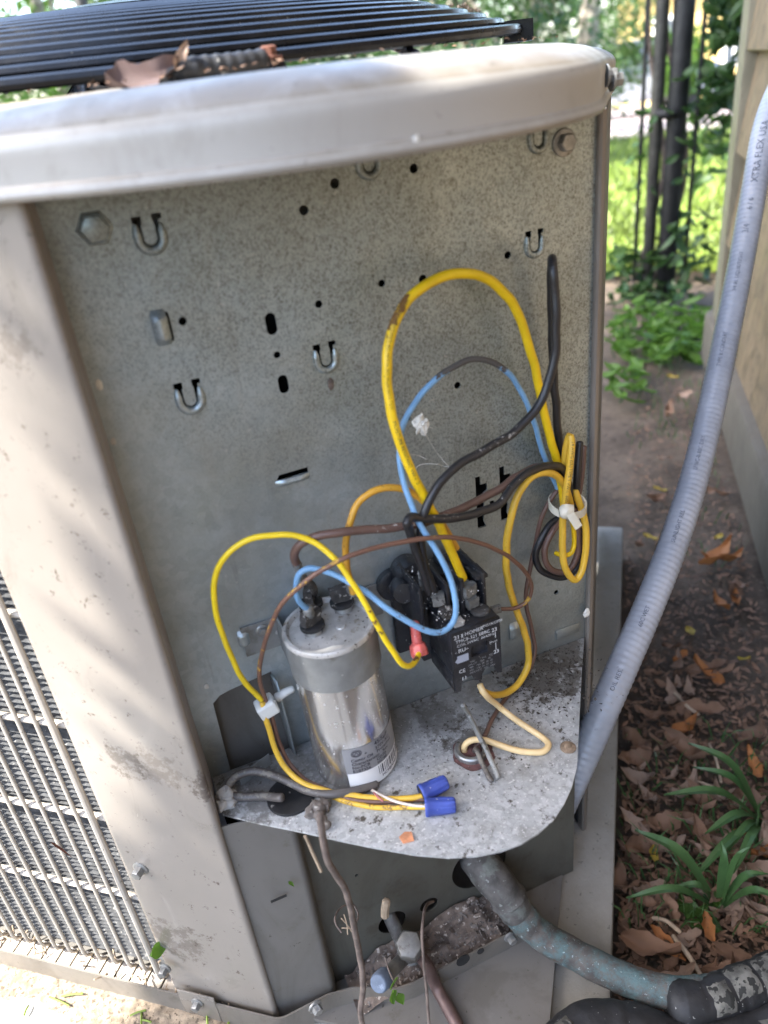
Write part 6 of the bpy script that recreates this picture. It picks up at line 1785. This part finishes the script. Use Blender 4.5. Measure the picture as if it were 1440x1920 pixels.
# ------------------------------------------------------------------ far yellow house, car
FH = thing('far_house', 'far yellow house with white framed window across the driveway', 'house', tuple(gnd(1290, 30)))
hb = gnd(1150, 30); he = gnd(1560, 26)
hd = (he-hb); hd.z = 0; Lh = hd.length; hd.normalize(); hn = Vector((hd.y, -hd.x, 0))
if hn.dot(Vector(CAM)-hb) < 0: hn = -hn
def hbox(m, s0, s1, o0, o1, z0, z1):
    vs = [hb + hd*s + hn*o + Vector((0, 0, z)) for (s, o, z) in ((s0,o0,z0),(s1,o0,z0),(s1,o1,z0),(s0,o1,z0),(s0,o0,z1),(s1,o0,z1),(s1,o1,z1),(s0,o1,z1))]
    m.add(vs, [(0,3,2,1),(4,5,6,7),(0,1,5,4),(1,2,6,5),(2,3,7,6),(3,0,4,7)])
m = MB(); hbox(m, 0, Lh, -6, 0, -.3, 3.2); part('wall', m, M('far_yellow_paint', (.62, .45, .17), .7, 0, .1, 1), FH)
wm_ = M('far_white_trim', (.75, .74, .72), .6); gm = M('far_window_glass', (.05, .06, .075), .15)
def hs(u, v=60):
    p = atplane(u, v, hb, np.array(hn)); return (p-hb).dot(hd), p.z-hb.z
for (u0, u1) in ((1225, 1280), (1360, 1405)):
    s0 = hs(u0)[0]; s1 = hs(u1)[0]; zt = hs(u0, 33)[1]
    m = MB(); hbox(m, s0, s1, 0, .06, .95, max(zt, 1.9)); w_ = part('window', m, wm_, FH)
    m = MB(); hbox(m, s0+.12, (s0+s1)/2-.03, .061, .07, 1.05, max(zt, 1.9)-.12); hbox(m, (s0+s1)/2+.03, s1-.12, .061, .07, 1.05, max(zt, 1.9)-.12)
    pn = m.build('pane', gm); pn.parent = w_; pn.matrix_parent_inverse = Matrix.Translation(FH.location).inverted() @ Matrix.Identity(4)
    pn.matrix_parent_inverse = w_.matrix_parent_inverse.inverted() @ w_.matrix_parent_inverse
m = MB(); hbox(m, -.4, Lh+.4, -6.4, .6, 3.2, 3.4); part('roof', m, M('far_grey_roof', (.17, .15, .14), .9), FH)
CARO = thing('parked_car', 'silver parked car seen through the chain link fence', 'car', tuple(gnd(1150, 20)))
cb_ = gnd(1150, 20) + Vector((0, 0, .035)); cd = Vector((math.cos(D2R(-35)), math.sin(D2R(-35)), 0)); cn = Vector((-cd.y, cd.x, 0))
def carpt(x, y, z): return cb_ + cd*x + cn*y + Vector((0, 0, z))
side_prof = [(-2.1, .32), (-2.15, .72), (-1.95, .92), (-1.25, .98), (-.75, 1.42), (.65, 1.47), (1.35, 1.02), (2.0, .88), (2.15, .55), (2.1, .30)]
def extr(profile, w, narrow=None):
    n = len(profile); vs = []; 
    for sgn in (-1, 1):
        for (x, z) in profile: vs.append(carpt(x, sgn*(w if z < 1 else w*.82), z))
    fs = [(i, (i+1) % n, n+(i+1) % n, n+i) for i in range(n)] + [tuple(range(n))[::-1], tuple(range(n, 2*n))]
    return vs, fs
car_m = M('silver_car_paint', (.36, .37, .40), .25, .3, .05, 3)
m = MB(); m.add(*extr(side_prof, .86)); part('body', m, car_m, CARO, bevel=.05)
for sgn in (-1, 1):
    m = MB(); m.add([carpt(x, sgn*(.735 if z > 1.2 else .80), z) for (x, z) in ((-1.12, 1.0), (-.72, 1.36), (.60, 1.40), (1.18, 1.02))] , [(0, 1, 2, 3)]); w_ = m.build('side_window', gm, CARO, smooth=False)
    w_.modifiers.new('thickness', 'SOLIDIFY').thickness = .06
    for x in (-1.32, 1.32):
        m = MB(); m.lathe(carpt(x, sgn*.72, .31), cn*sgn, [(.31, 0), (.32, .03), (.32, .17), (.22, .19), (.05, .18)], 24); part('wheel', m, MT['rubber'], CARO)
for (xa, xb, za, zb_) in ((.70, 1.36, 1.43, 1.03), (-.80, -1.24, 1.40, 1.0)):
    m = MB(); m.add([carpt(xa, -.62, za), carpt(xa, .62, za), carpt(xb, .70, zb_), carpt(xb, -.70, zb_)], [(0, 1, 2, 3)]); w_ = m.build('windscreen', gm, CARO, smooth=False); w_.modifiers.new('thickness', 'SOLIDIFY').thickness = .05
